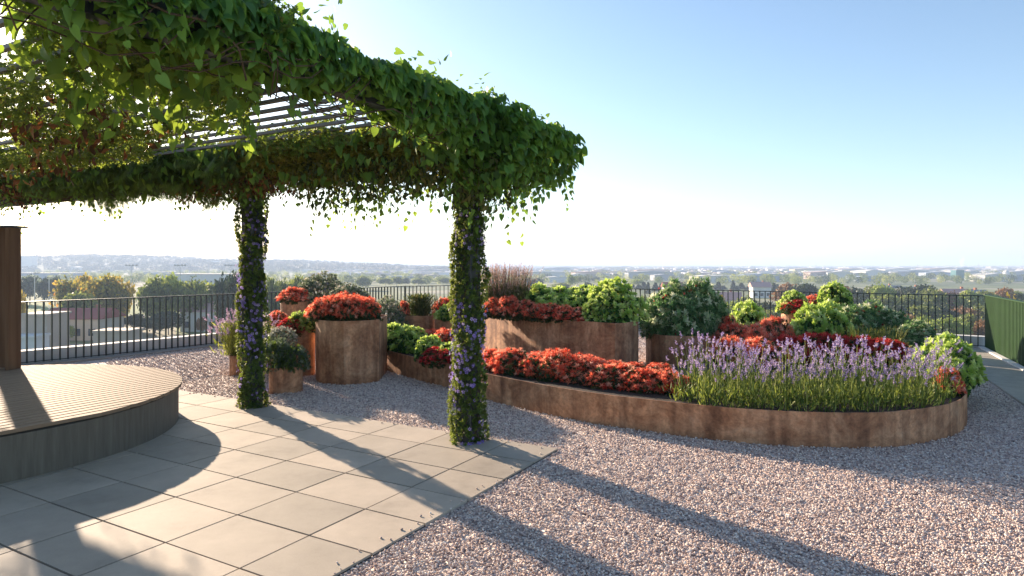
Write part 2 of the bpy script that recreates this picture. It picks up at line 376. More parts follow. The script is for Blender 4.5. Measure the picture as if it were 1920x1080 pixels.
# ------------------------------------------------------------------ gravel stones (stuff)
import mathutils
def in_poly(P, X, Y):
    ins = np.zeros(len(X), bool); m = len(P)
    for i in range(m):
        x0, y0 = P[i]; x1, y1 = P[(i+1) % m]
        c = ((y0 > Y) != (y1 > Y)) & (X < (x1-x0)*(Y-y0)/((y1-y0) if y1 != y0 else 1e-9)+x0); ins ^= c
    return ins
low_out = catmull([(-1.30, 6.36), (-.78, 5.6), (-.522, 5.309), (-.157, 4.788), (.347, 4.24), (.772, 3.926), (1.313, 3.645), (1.86, 3.549), (2.25, 3.63), (2.62, 3.84), (2.93, 4.19), (3.13, 4.6), (3.22, 5.1), (3.12, 5.7),
                   (2.85, 6.3), (2.5, 6.85), (2.1, 6.85), (1.95, 6.2), (1.7, 5.65), (1.2, 5.25), (.7, 5.3), (.2, 5.75), (-.3, 6.3), (-.75, 6.95), (-1.1, 7.1), (-1.35, 6.8)], 6, True)
tall_out = [(-1.745, 5.9), (-1.74, 5.8), (-1.72, 5.7), (-1.68, 5.6), (-1.62, 5.51), (-1.52, 5.445), (-1.4, 5.42), (-1.28, 5.46), (-1.2, 5.52), (-1.145, 5.6), (-1.145, 5.62), (-1.17, 6.1), (-1.3, 6.25), (-1.5, 6.3), (-1.68, 6.15)]
big_out = catmull([(-.33, 7.2), (-.08, 6.72), (.18, 6.26), (.42, 5.98), (.67, 5.78), (.82, 5.64), (.885, 5.6)], 5)+catmull([(.9, 5.605), (1.0, 5.66), (1.13, 5.9), (1.19, 6.2), (1.15, 6.8), (.75, 7.4), (.2, 7.6), (-.2, 7.5)], 5)
NP = 225000
Yc = (1.9+ (10.3-1.9)*rng.random(NP)**1.15)
Xc = rng.uniform(-.62, .86, NP)*Yc
wv = (Xc-O[0])*b[0]+(Yc-O[1])*b[1]; vv = (Xc-O[0])*a[0]+(Yc-O[1])*a[1]
keep = ~((wv < WE+.006) & (vv < VB+.006))
pw = (Xc-w0[0])*wn[0]+(Yc-w0[1])*wn[1]; keep &= pw > .47
keep &= ~in_poly([tuple(p) for p in low_out], Xc, Yc) & ~in_poly(tall_out, Xc, Yc) & ~in_poly([tuple(p) for p in big_out], Xc, Yc)
keep &= in_poly([tuple(p) for p in e1]+[(5.6, 7.6), (3.4, 3.2), (1, -4), (-7, -4)], Xc, Yc)
stray = (wv < WE) & (vv < VB) & ((wv > WE-.06) | (vv > VB-.05)) & (rng.random(NP) < .035)
stray &= ~keep; keep |= stray
zof = np.where(stray, .022, 0.)[keep]; Xc, Yc = Xc[keep], Yc[keep]; NP = len(Xc)
phi = (1+5**.5)/2
iv = unit(A([(-1, phi, 0), (1, phi, 0), (-1, -phi, 0), (1, -phi, 0), (0, -1, phi), (0, 1, phi), (0, -1, -phi), (0, 1, -phi), (phi, 0, -1), (phi, 0, 1), (-phi, 0, -1), (-phi, 0, 1)]))
it = np.array([(0, 11, 5), (0, 5, 1), (0, 1, 7), (0, 7, 10), (0, 10, 11), (1, 5, 9), (5, 11, 4), (11, 10, 2), (10, 7, 6), (7, 1, 8), (3, 9, 4), (3, 4, 2), (3, 2, 6), (3, 6, 8), (3, 8, 9), (4, 9, 5), (2, 4, 11), (6, 2, 10), (8, 6, 7), (9, 8, 1)])
allp = []
for k in range(6):
    tv = iv*A([1, .72, .62])*(1+rng.uniform(-.22, .22, (12, 1))); s_ = slice(k, NP, 6); m_ = len(Xc[s_])
    pos = np.stack([Xc[s_]*S, Yc[s_]*S, rng.uniform(.002, .014, m_)*(zof[s_] == 0)+zof[s_]+.004*(zof[s_] > 0)], 1)
    dd = sphere_dirs(m_); dd[:, 2] *= .4; nn = sphere_dirs(m_, .2); nn[:, 2] += 1.2
    size = rng.uniform(.006, .011, m_)*(1+.25*(Yc[s_]-2)/4)
    allp.append(inst(tv, it, pos, dd, nn, size))
V_, T_, r_ = join(allp); gv = tri_mesh('gravel', V_, T_, r_, M['pebble']); tag(gv, kind='stuff')

# ------------------------------------------------------------------ railing
seg = [0]; 
for p, q in zip(fence_pts[:-1], fence_pts[1:]): seg.append(seg[-1]+np.linalg.norm(q-p))
def along(s):
    i = min(max(np.searchsorted(seg, s)-1, 0), len(seg)-2); f = (s-seg[i])/(seg[i+1]-seg[i]); return fence_pts[i]*(1-f)+fence_pts[i+1]*f, math.atan2(*(fence_pts[i+1]-fence_pts[i])[::-1])
TOT = seg[-1]; HF = .637*S
corner_s = next(seg[i] for i in range(len(seg)) if fence_pts[i][0] > -1.95)
def railing(s0, s1, label):
    root = empty('railing', (*(along(s0)[0]*S), 0)); tag(root, label, 'railing'); ox, oy = along(s0)[0]*S
    pts = [along(s)[0]*S-A([ox, oy]) for s in np.linspace(s0, s1, 60)]
    for nm, z, w, h in (('top_rail', HF, .05, .018), ('bottom_rail', .055, .03, .012)):
        mb = MB(); o1 = offset(pts, w/2); o2 = offset(pts, -w/2); vs = []
        for p, q in zip(o1, o2): vs += [(*p, z-h), (*p, z), (*q, z), (*q, z-h)]
        mb.add(vs, [(4*i+j, 4*i+(j+1) % 4, 4*i+4+(j+1) % 4, 4*i+4+j) for i in range(59) for j in range(4)])
        mb.build(nm, M['rail'], root)
    proto = MB().box((0, 0, (HF-.012+.03)/2), (.019, .034, HF-.05)); pm = None; first = None
    n_ = int((s1-s0)/.0715); rows = []
    for i in range(n_+1):
        p, an = along(s0+(s1-s0)*i/n_); q = p*S-A([ox, oy]); rows.append((q, an, p))
    vis = sorted(range(len(rows)), key=lambda i: rows[i][2][1] if rows[i][2][1] > 4 and rows[i][2][0] > -.83*rows[i][2][1] else 99)
    keep_ = set(vis[:100]); rest = MB()
    for i, (q, an, p) in enumerate(rows):
        if i in keep_:
            if first is None: first = proto.build('baluster', M['rail'], root); o = first
            else: o = first.copy(); link(o); o.parent = root
            o.location = (q[0], q[1], 0); o.rotation_euler = (0, 0, an)
        else: rest.box((q[0], q[1], (HF-.012+.03)/2), (.019, .034, HF-.05), an)
    if rest.v: tag(rest.build('balusters_beyond', M['rail'], root), kind='stuff')
railing(0, corner_s, 'dark green bar railing on the left, running behind the round deck to the far corner')
railing(corner_s+.02, TOT, 'dark green bar railing across the back of the terrace, ending at the green wall')

# ------------------------------------------------------------------ round platform + wooden screen
PC = A([-3.238, 3.694])*S; PR = 1.22*S; PH = .2525*S
plat = empty('round_platform', (PC[0], PC[1], 0)); tag(plat, 'round raised deck with pale wooden boards on a grey concrete drum', 'deck')
MB().lathe((0, 0, 0), [(PR-.035, .0), (PR-.035, PH-.05), (PR-.06, PH-.045)], 128).build('base', M['concrete'], plat, smooth=False)
MB().lathe((0, 0, 0), [(PR-.07, PH-.052), (PR-.07, PH-.03)], 96).build('shadow_gap', bd, plat)
mb = MB(); bw = .108; k = int(PR/bw)+1
dirA = a; dirB = b
for i in range(-k, k):
    x0 = i*bw+.014; x1 = (i+1)*bw-.014
    if max(abs(x0), abs(x1)) >= PR-.005: continue
    pts = []
    for s in (1, -1):
        xs = np.linspace(x0, x1, 4)[::s]
        for x in xs: y = s*math.sqrt(PR*PR-x*x); pts.append(tuple(dirB*x+dirA*y))
    mb.prism(pts[::-1], PH-.03, PH)
mb.build('decking', M['deckwood'], plat)
# screen fins standing on the deck
scr = empty('wooden_screen', (-3.573*S, 4.68*S, PH)); tag(scr, 'tall brown wooden screen standing on the round deck at the left edge', 'screen')
T_H = 1.284*S-PH
for i, (dx, w) in enumerate(((-.085, .14), (-.36, .03), (-.44, .03), (-.72, .3))):
    MB().box((dx*S, .06+.02*i, T_H/2), (w*S, .1, T_H-.03)).build('board', M['panelwood'], scr, bevel=.003)
MB().box((-.012, -.01, (T_H-.03)/2), (.045, .2, T_H-.032)).build('end_board', M['panelwood'], scr, bevel=.003)
MB().box((-.45*S+.012, .07, T_H-.012), (.9*S, .26, .022)).build('cap', M['steel'], scr)

# ------------------------------------------------------------------ planters
def planter(name, outline, h, label, closed=True, soil=.04):
    c = sum(outline)/len(outline) if not isinstance(outline, list) else sum(A(p) for p in outline)/len(outline)
    P = [(A(p)-c)*S for p in outline]
    ar = sum(P[i-1][0]*P[i][1]-P[i][0]*P[i-1][1] for i in range(len(P)))
    if ar < 0: P = P[::-1]
    I = offset(P, .012, True); I = [p for p in I]; n = len(P)
    root = empty(name, (c[0]*S, c[1]*S, 0)); tag(root, label, 'planter')
    vs = [(*p, 0) for p in P]+[(*p, h*S) for p in P]+[(*p, h*S) for p in I]+[(*p, h*S-.12) for p in I]
    fs = [(k*n+i, k*n+(i+1) % n, (k+1)*n+(i+1) % n, (k+1)*n+i) for k in range(3) for i in range(n)]
    MB().add(vs, fs).build('shell', M['corten'], root)
    I2 = offset(P, .012, True)
    MB().add([(*p, h*S-soil) for p in I2], [tuple(range(n))]).build('soil', M['soil'], root)
    return root
def circ(px, Z, r, n=28, ry=None, sq=2.0):
    x = hx(px, Z); ry = ry or r
    out = []
    for i in range(n):
        t_ = 2*math.pi*i/n; c_, s_ = math.cos(t_), math.sin(t_)
        out.append(A([x+r*math.copysign(abs(c_)**(2/sq), c_), Z+ry*math.copysign(abs(s_)**(2/sq), s_)]))
    return out
def rotsq(cx, cz, w, d, ang, rad=.04):
    out = []; ca, sa = math.cos(ang), math.sin(ang)
    for sx, sy, a0 in ((1, 1, 0), (-1, 1, 90), (-1, -1, 180), (1, -1, 270)):
        for k in range(5):
            t_ = R(a0+k*22.5); x = sx*(w-rad)+rad*math.cos(t_); y = sy*(d-rad)+rad*math.sin(t_)
            out.append(A([cx+x*ca-y*sa, cz+x*sa+y*ca]))
    return out
planter('planter', low_out, .195, 'long low rusted steel planter curving across the gravel in the foreground', soil=.03)
planter('planter', tall_out, .533, 'tall rounded rusted planter topped with red shrubs, between the two flowered columns')
planter('planter', big_out, .5, 'large rusted planter wall behind the low bed, with a vertical crease near its right end')
planter('planter', rotsq(-1.80, 5.18, .125, .11, .38), .2, 'small low rusted box planter just right of the left column')
planter('planter', circ(563, 5.95, .13, ry=.13), .41, 'narrow rusted planter in shade, left behind the tall rounded one')
planter('planter', circ(527, 5.55, .1), .335, 'small round rusted pot with silvery plant, behind the low box planter')
planter('planter', rotsq(-2.44, 6.02, .15, .13, .3), .18, 'low rusted planter half hidden behind the left column')
planter('planter', circ(553, 8.0, .17), .555, 'tall rusted pot with red shrub, farthest left beside the railing')
planter('planter', circ(606, 8.2, .26), .54, 'rusted pot under the big grey green bush at back left')
planter('planter', circ(655, 7.6, .2), .58, 'rusted pot under the pinkish bush behind the tall rounded planter')
planter('planter', circ(784, 7.25, .2, sq=4), .45, 'rusted pot with rosemary-like bush, left of the right column')
planter('planter', circ(840, 7.0, .14, sq=3), .438, 'rusted pot right behind the right column')
planter('planter', circ(722, 6.95, .16), .3, 'dark rusted pot under the dark bush, right of the tall rounded planter')
planter('planter', circ(1285, 6.45, .37, sq=3), .337, 'rusted planter under the large dark variegated shrub')
planter('planter', circ(1493, 7.6, .165), .47, 'round rusted pot with lime and red plants, behind the orange shrubs')
planter('planter', circ(1528, 8.1, .15), .475, 'farther rusted pot with a small pink red shrub at back right')
planter('planter', circ(1566, 7.6, .15), .47, 'rusted pot under the tall lime shrub near the back railing')

# ------------------------------------------------------------------ plant prototypes
def dome_pts(n, Rr, H, lumps=8, low=-.15, inner=.0):
    d = sphere_dirs(n, low); cl = sphere_dirs(lumps, .1)
    m_ = np.max(d@cl.T, axis=1); f = .6+.4*np.clip((m_-.55)/.45, 0, 1)**.8
    f *= 1+rng.uniform(-.13, .13, n)
    if inner: f *= rng.uniform(inner, 1, n)
    return d*f[:, None]*A([Rr, Rr, H]), d
def shrub(name, label, Rr, H, top, bot, rt, rb, nt, nb, Lt, Lb, low_t=.1, tn='new_leaves', extra=None):
    root = empty(name, (0, 0, 0)); tag(root, label, 'shrub')
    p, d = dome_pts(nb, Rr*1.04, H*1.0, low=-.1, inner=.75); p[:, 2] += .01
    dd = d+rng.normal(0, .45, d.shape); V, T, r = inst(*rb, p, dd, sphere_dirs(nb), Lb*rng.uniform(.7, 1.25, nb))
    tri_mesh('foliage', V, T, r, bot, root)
    p, d = dome_pts(nt, Rr*1.08, H*1.06, low=low_t)
    dd = d*A([1, 1, .6])+A([0, 0, .75])+rng.normal(0, .3, d.shape); V, T, r = inst(*rt, p, dd, sphere_dirs(nt), Lt*rng.uniform(.65, 1.3, nt))
    tri_mesh(tn, V, T, r, top, root)
    if extra: extra(root)
    st = MB()
    for i in range(7):
        an = i*.9; st.tube([(.02*math.cos(an), .02*math.sin(an), -.03), (Rr*.35*math.cos(an), Rr*.35*math.sin(an), H*.4), (Rr*.6*math.cos(an), Rr*.6*math.sin(an), H*.72)], [.006, .005, .003], 5)
    st.build('stem', M['bark'], root)
    return root
protos = {}
def P_(kind, n, f): protos[kind] = [f() for _ in range(n)]
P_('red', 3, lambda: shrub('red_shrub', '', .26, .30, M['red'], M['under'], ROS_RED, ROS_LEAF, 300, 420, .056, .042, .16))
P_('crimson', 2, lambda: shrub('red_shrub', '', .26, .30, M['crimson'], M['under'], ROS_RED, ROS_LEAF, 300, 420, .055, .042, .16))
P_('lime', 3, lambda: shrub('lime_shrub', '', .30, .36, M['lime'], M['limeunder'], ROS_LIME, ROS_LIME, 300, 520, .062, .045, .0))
def redflowers(root):
    p, d = dome_pts(34, .52, .7, low=.0); V, T, r = inst(*ROS_RED, p, d, sphere_dirs(34), .04); tri_mesh('flower', V, T, r, M['crimson'], root)
P_('varie', 2, lambda: shrub('variegated_shrub', '', .46, .62, M['varie'], M['varie'], ROS_LEAF, ROS_LEAF, 850, 420, .075, .07, -.12, extra=redflowers))
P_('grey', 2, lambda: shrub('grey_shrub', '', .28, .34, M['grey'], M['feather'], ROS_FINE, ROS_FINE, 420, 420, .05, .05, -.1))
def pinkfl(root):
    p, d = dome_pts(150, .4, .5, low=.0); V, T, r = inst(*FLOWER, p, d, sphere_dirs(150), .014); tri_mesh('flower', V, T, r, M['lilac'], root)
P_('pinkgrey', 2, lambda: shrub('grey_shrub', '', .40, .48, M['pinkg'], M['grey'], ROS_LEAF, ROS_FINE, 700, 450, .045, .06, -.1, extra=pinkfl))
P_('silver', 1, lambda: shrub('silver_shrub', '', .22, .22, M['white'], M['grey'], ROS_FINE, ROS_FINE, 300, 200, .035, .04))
def spiky(name, n, H, spread, leafmat_, flmat=None, fl='spike', base=.1, wid=.0022, nleaf=120, lh=.35):
    root = empty(name, (0, 0, 0))
    parts = []; heads = []
    for i in range(n):
        an = rng.uniform(0, 2*np.pi); r0 = base*math.sqrt(rng.random()); ln = H*rng.uniform(.5, 1.1); tilt = rng.uniform(.0, spread)
        p0 = A([r0*math.cos(an), r0*math.sin(an), 0]); dd = A([math.cos(an+rng.normal(0, .5)), math.sin(an+rng.normal(0, .5)), 0])
        pts = []
        for k in range(5):
            t_ = k/4; pts.append(p0+dd*(ln*tilt*t_**1.7)+A([0, 0, ln*t_*(1-.15*tilt)]))
        V = []; T = []
        sd = np.cross(pts[-1]-pts[0], sphere_dirs(1)[0]); sd /= np.linalg.norm(sd); s2 = unit(np.cross(pts[-1]-pts[0], sd))
        for k, p in enumerate(pts):
            w = wid*(1.3-k*.15)
            V += [p+sd*w, p-sd*w*.5+s2*w*.87, p-sd*w*.5-s2*w*.87]
        for k in range(4):
            for j in range(3):
                q = k*3+j; q2 = k*3+(j+1) % 3; T += [(q, q2, q2+3), (q, q2+3, q+3)]
        parts.append((A(V), np.array(T), np.full(len(V), rng.random()))); heads.append((pts[-1], pts[-1]-pts[-2]))
    # narrow leaves at the base
    pos = np.stack([rng.normal(0, base*.8, nleaf), rng.normal(0, base*.8, nleaf), rng.uniform(0, H*lh, nleaf)], 1)
    dd = sphere_dirs(nleaf, .2)*A([.7, .7, 1])+A([0, 0, .4])+pos*A([2, 2, 0])
    parts.append(inst(*NARROW, pos, dd, sphere_dirs(nleaf), rng.uniform(.04, .12, nleaf)))
    V, T, r = join(parts); tri_mesh('stems', V, T, r, leafmat_, root)
    if flmat:
        hp = A([h[0] for h in heads]); hd = unit(A([h[1] for h in heads])); parts = []
        if fl == 'spike':
            for lv in range(7):
                m_ = len(hp); L = rng.uniform(.8, 1.2, m_)
                for q in range(3):
                    off = hp+hd*((lv*.0105-.012))
                    d3 = hd*.8+sphere_dirs(m_)*1.0
                    parts.append(inst(*LEAF, off, d3, sphere_dirs(m_), .027*L*(1.1-.07*lv)))
        else:
            for lv in range(14):
                m_ = len(hp); d3 = hd*1.2+sphere_dirs(m_)*.7
                parts.append(inst(*NARROW, hp+hd*((lv-8)*.012), d3, sphere_dirs(m_), .03))
        V, T, r = join(parts); tri_mesh('flower_spikes' if fl == 'spike' else 'plumes', V, T, r, flmat, root)
    return root
P_('lav', 4, lambda: spiky('lavender', 18, .66, .32, M['stem'], M['lav'], base=.12, wid=.0034, nleaf=120, lh=.3))
P_('plume', 2, lambda: spiky('plume_grass', 130, .78, .30, M['rosemary'], M['plume'], fl='plume', base=.12, nleaf=500, lh=.6))
P_('ygrass', 1, lambda: spiky('yellow_grass', 170, .45, .45, M['ygrass'], base=.12, nleaf=200, lh=.5))
P_('rosemary', 2, lambda: spiky('rosemary', 150, .42, .75, M['rosemary'], base=.12, wid=.003, nleaf=1600, lh=1.0))
P_('lilac', 2, lambda: spiky('lilac_flower_plant', 130, .68, .62, M['ygrass'], M['lilac'], base=.12, nleaf=900, lh=.75))
used = set()
def plant(kind, px, Z, bz, sR, sH, label, group=None, cat=None, k=None):
    """px/Z: bearing and distance; sR, sH radius and height (eye heights)"""
    pr = protos[kind]; k = random.randrange(len(pr)) if k is None else k; p = pr[k]
    base = {'red': (.26, .30), 'crimson': (.26, .30), 'lime': (.3, .36), 'varie': (.46, .62), 'grey': (.28, .34), 'pinkgrey': (.4, .48), 'silver': (.22, .22),
            'lav': (.25, .66), 'plume': (.3, .8), 'ygrass': (.25, .45), 'rosemary': (.3, .42), 'lilac': (.38, .68)}[kind]
    if (kind, k) in used: o = copy_tree(p)
    else: o = p; used.add((kind, k))
    o.location = (hx(px, Z)*S, Z*S, bz*S); o.rotation_euler = (0, 0, random.uniform(0, 6.28))
    fr = sR*S/base[0]; fh = sH*S/base[1]; o.scale = (fr, fr, fh)
    o['label'] = label; o['category'] = cat or {'lav': 'lavender', 'plume': 'grass', 'ygrass': 'grass'}.get(kind, 'shrub')
    if group: o['group'] = group
    elif 'group' in o: del o['group']
    return o
# red row along the front of the low bed, right of the column
def arc(t_): # point on the outer front curve by parameter 0..1 between the left tip and the right end
    n_ = 12*6; f = t_*n_; i = int(f); return low_out[i]*(1-(f-i))+low_out[i+1]*(f-i)
gr = 'red shrubs in the low planter'
for i, (px, Z, r, h) in enumerate([(925, 5.15, .15, .19), (960, 4.98, .18, .21), (1002, 4.83, .15, .19), (1045, 4.72, .19, .235), (1090, 4.6, .17, .21), (1128, 4.45, .15, .17), (1165, 4.42, .16, .18), (1205, 4.3, .16, .17), (1245, 4.25, .15, .17), (1275, 4.2, .12, .13)]):
    plant('red', px, Z, .16, r*.88, h*.84, 'orange red shrub in the front row of the low planter between right column and lavender', gr)
for i, (px, Z, r, h) in enumerate([(900, 5.6, .15, .16), (960, 5.45, .16, .17), (1010, 5.25, .16, .17), (1062, 5.12, .16, .17), (1105, 5.0, .17, .17), (1150, 4.95, .16, .14), (1190, 4.85, .16, .14), (1235, 4.8, .16, .14)]):
    plant('red', px, Z, .16, r*.8, h*.72, 'red shrub in the second row of the low planter, behind the orange red front row', gr)
for px, Z, r, h, l in [(745, 6.3, .19, .24, 'lime green shrub at the far left end of the low planter'), (772, 6.2, .17, .2, 'lime green shrub second from the left end of the low planter'), (808, 5.75, .14, .17, 'lime green shrub above a crimson one, just left of the right column'), (850, 5.6, .15, .15, 'lime green shrub directly behind the right column in the low planter'), (880, 5.85, .13, .12, 'lime green shrub farther back behind the right column')]:
    plant('lime', px, Z, .17, r, h, l)
plant('crimson', 818, 5.42, .17, .13, .12, 'dark crimson shrub low beside the left side of the right column')
plant('red', 838, 6.1, .17, .16, .2, 'red shrub behind the lime shrubs, left of the right column')
plant('red', 806, 6.5, .17, .16, .16, 'red shrub beyond the lime shrubs at the left end of the low planter')
plant('under' if 'under' in protos else 'grey', 718, 6.6, .17, .12, .1, 'small dark shrub at the left tip of the low planter')
# tall rounded planter
for px, Z, h in [(606, 5.68, .2), (632, 5.62, .22), (660, 5.6, .23), (686, 5.68, .2), (615, 5.95, .2), (650, 5.98, .24), (682, 5.98, .2)]:
    plant('red', px, Z, .52, .13, h*.84, 'red shrub crowning the tall rounded rusted planter', 'red shrubs on the tall rounded planter')
# small box planter, round pots behind it
plant('grey', 515, 5.18, .18, .13, .25, 'dark grey green shrub in the small box planter, left half')
plant('grey', 548, 5.17, .18, .12, .19, 'dark grey green shrub in the small box planter, right half')
plant('silver', 527, 5.52, .32, .13, .13, 'silvery white plant behind the small box planter')
plant('lime', 566, 5.95, .39, .13, .17, 'lime green shrub left of the tall rounded planter')
plant('crimson', 545, 5.85, .37, .11, .13, 'crimson shrub beside the lime one, left of the tall rounded planter')
plant('red', 522, 6.5, .38, .11, .14, 'small orange red shrub behind, nearest right of the left column')
planter('planter', circ(522, 6.5, .1), .38, 'small rusted pot hidden behind the left column')
plant('lilac', 441, 6.0, .17, .25, .38, 'airy lilac flowering plant left of the left column')
plant('lilac', 492, 6.0, .17, .2, .33, 'airy lilac flowering plant right behind the left column')
plant('red', 552, 7.95, .54, .17, .17, 'red shrub farthest back left, beside the railing')
plant('pinkgrey', 604, 8.2, .52, .29, .34, 'large grey green bush rising at the back left')
plant('pinkgrey', 655, 7.6, .56, .22, .2, 'pink flowered bush behind the tall rounded planter')
plant('pinkgrey', 722, 6.95, .28, .22, .33, 'dark bush with pinkish tops, right of the tall rounded planter')
plant('rosemary', 788, 7.2, .43, .2, .22, 'yellow green rosemary-like bush in the square pot left of the right column')
plant('red', 757, 7.1, .43, .07, .16, 'thin red shrub at the left edge of the rosemary pot')
plant('lime', 838, 6.95, .42, .12, .13, 'small lime shrub behind the right column')
plant('red', 835, 7.3, .42, .13, .19, 'orange red shrub behind the right column, above the small lime one')
# big planter
for px, Z in [(915, 6.75), (935, 6.65), (955, 6.6), (975, 6.7)]:
    plant('plume', px, Z, .49, .2, .47, 'tall ornamental grass with pink plumes, right of the right column', 'plume grasses')
for i, (px, Z, h) in enumerate([(925, 6.5, .18), (955, 6.4, .2), (985, 6.3, .17), (1012, 6.22, .14), (1035, 6.12, .15), (1062, 6.05, .14), (1088, 5.98, .13)]):
    plant('red', px, Z, .48, .13, h*.92, 'red shrub along the front edge of the large rusted planter', 'red shrubs in the large planter')
for px, Z, r, h in [(1012, 6.7, .2, .27), (1055, 6.65, .2, .27), (1095, 6.6, .2, .28), (1030, 6.45, .15, .2), (1080, 6.4, .15, .2)]:
    plant('lime', px, Z, .48, r, h, 'lime green shrub in the row behind the reds of the large planter', 'lime shrubs in the large planter')
plant('lime', 1150, 6.05, .47, .25, .33, 'big round lime green shrub at the right end of the large planter')
plant('lime', 1122, 5.92, .47, .14, .2, 'smaller lime shrub against the big one in the large planter')
# dark variegated shrub
plant('varie', 1262, 6.4, .32, .26, .44, 'large dark green shrub with red flowers, left half of its planter')
plant('varie', 1312, 6.45, .32, .25, .47, 'large dark green shrub with red flowers, right half of its planter')
# right part of the low bed
for i, (px, Z, h, r) in enumerate([(1375, 6.0, .25, .18), (1405, 5.75, .26, .2), (1440, 5.9, .27, .2), (1375, 5.5, .2, .18), (1425, 5.35, .2, .2), (1365, 6.3, .3, .13), (1455, 6.2, .3, .15)]):
    plant('red', px, Z, .17, r, h, 'orange red shrub between the large dark shrub and the round pot', 'orange shrubs behind the lavender')
for px, Z, h in [(1478, 5.5, .2), (1512, 5.45, .22), (1548, 5.4, .22), (1580, 5.4, .21), (1612, 5.4, .2), (1648, 5.35, .19), (1678, 5.35, .18)]:
    plant('crimson', px, Z, .17, .16, h, 'bright crimson shrub in the row directly behind the lavender', 'crimson shrubs behind the lavender')
plant('lime', 1405, 6.6, .17, .22, .38, 'lime shrub behind the orange shrubs, left of the round pot')
plant('lime', 1520, 6.3, .17, .2, .37, 'lime shrub right of the round pot, front of two')
plant('lime', 1552, 6.5, .17, .22, .38, 'lime shrub below the tall lime bush')
plant('lime', 1566, 7.6, .45, .185, .29, 'tall lime green bush against the back railing')
plant('lime', 1488, 7.6, .46, .16, .2, 'lime shrub on top of the round pot')
plant('crimson', 1496, 7.47, .45, .17, .13, 'crimson shrub spilling over the round pot')
plant('red', 1528, 8.1, .46, .15, .15, 'pink red shrub on the farther pot at back right')
for px, Z, r, h, l in [(1600, 6.7, .25, .36, 'leftmost'), (1640, 6.75, .26, .38, 'middle'), (1672, 6.6, .2, .32, 'third'), (1715, 6.1, .22, .26, 'rightmost, lower')]:
    plant('varie', px, Z, .17, r, h, 'silver green variegated shrub behind the crimson row, '+l+' of four')
for px, Z in [(1610, 5.85), (1640, 5.8), (1668, 5.85)]:
    plant('ygrass', px, Z, .17, .16, .28, 'yellow green grass tuft behind the crimson row', 'yellow grass tufts')
plant('lime', 1712, 5.5, .17, .14, .13, 'small low green shrub right of the crimson row')
for px, Z, r, h, l in [(1772, 4.75, .19, .27, 'lime shrub at the right end of the low planter, rear left'), (1783, 4.6, .15, .24, 'bright lime shrub filling the right tip of the low planter'), (1778, 4.3, .13, .18, 'lime shrub bulging over the right rim of the low planter'), (1765, 4.95, .17, .25, 'lime shrub behind the lavender at its right end')]:
    plant('lime', px, Z, .17, r, h, l)
plant('red', 1775, 4.15, .17, .09, .15, 'small rust red plant between lavender and the right lime shrubs')
# lavender, rows following the front curve
n_l = 0
for row, (dz, n_) in enumerate([(.13, 12), (.33, 11), (.55, 11), (.8, 10)]):
    for i in range(n_):
        px = 1290+(i+.5*(row % 2))*(1770-1290)/(n_-.5)+random.uniform(-6, 6)
        rx = (px-960)/1221
        Zf = next((Z for Z in np.arange(3.4, 5, .01) if in_poly([tuple(p) for p in low_out], np.array([rx*Z]), np.array([Z]))[0]), 4)
        Z = Zf+dz+random.uniform(-.04, .04)
        plant('lav', px, Z, .17, .13, .345*random.uniform(.82, 1.15)*(1-.085*row), 'violet lavender clump in the dense lavender mass at the right of the low planter', 'lavender clumps', k=random.randrange(4))
for k_, pr in protos.items():
    for i, p in enumerate(pr):
        if (k_, i) not in used:
            for c in list(p.children): bpy.data.objects.remove(c)
            bpy.data.objects.remove(p)

# ------------------------------------------------------------------ pergola
pg = empty('pergola', uv(0, 0)); tag(pg, 'dark steel pergola with slatted roof overgrown by climbing plants', 'pergola')
pg0 = A(uv(0, 0)); rz = math.atan2(b[1], b[0])
def L3(u, v, z): return A(uv(u, v, z))-pg0
def beam(name, p, q, w, h, mat=M['steel']):
    p, q = A(p), A(q); d = q-p; MBx = MB().box((0, 0, 0), (np.linalg.norm(d), w, h)); o = MBx.build(name, mat, pg, bevel=.003)
    o.location = (p+q)/2; o.rotation_euler = (0, 0, math.atan2(d[1], d[0])); return o
UL = -5.7; VN = -3.9
beam('beam', L3(.2, .22, 1.715), L3(.2, VN, 1.715), .1, .2)
beam('beam', L3(UL, .02, 1.64), L3(.24, .02, 1.64), .1, .24)
beam('beam', L3(UL, VN, 1.64), L3(.17, VN, 1.64), .1, .24)
for i in range(34):
    v = .0-.122*i
    if v < VN: break
    beam('slat', L3(UL+.05, v, 1.765), L3(.168, v, 1.765), .036, .03, M['slat'])
for u, v in ((0, 0), (-1.812, 0), (-5.66, 0), (0, VN+.03), (-5.66, VN+.03)):
    o = MB().box((0, 0, 0), (.17, .17, 1.53*S)).build('post', M['steel'], pg, bevel=.004); o.location = L3(u, v, .765); o.rotation_euler = (0, 0, rz)
a3 = A([a[0], a[1], 0]); b3 = A([b[0], b[1], 0])
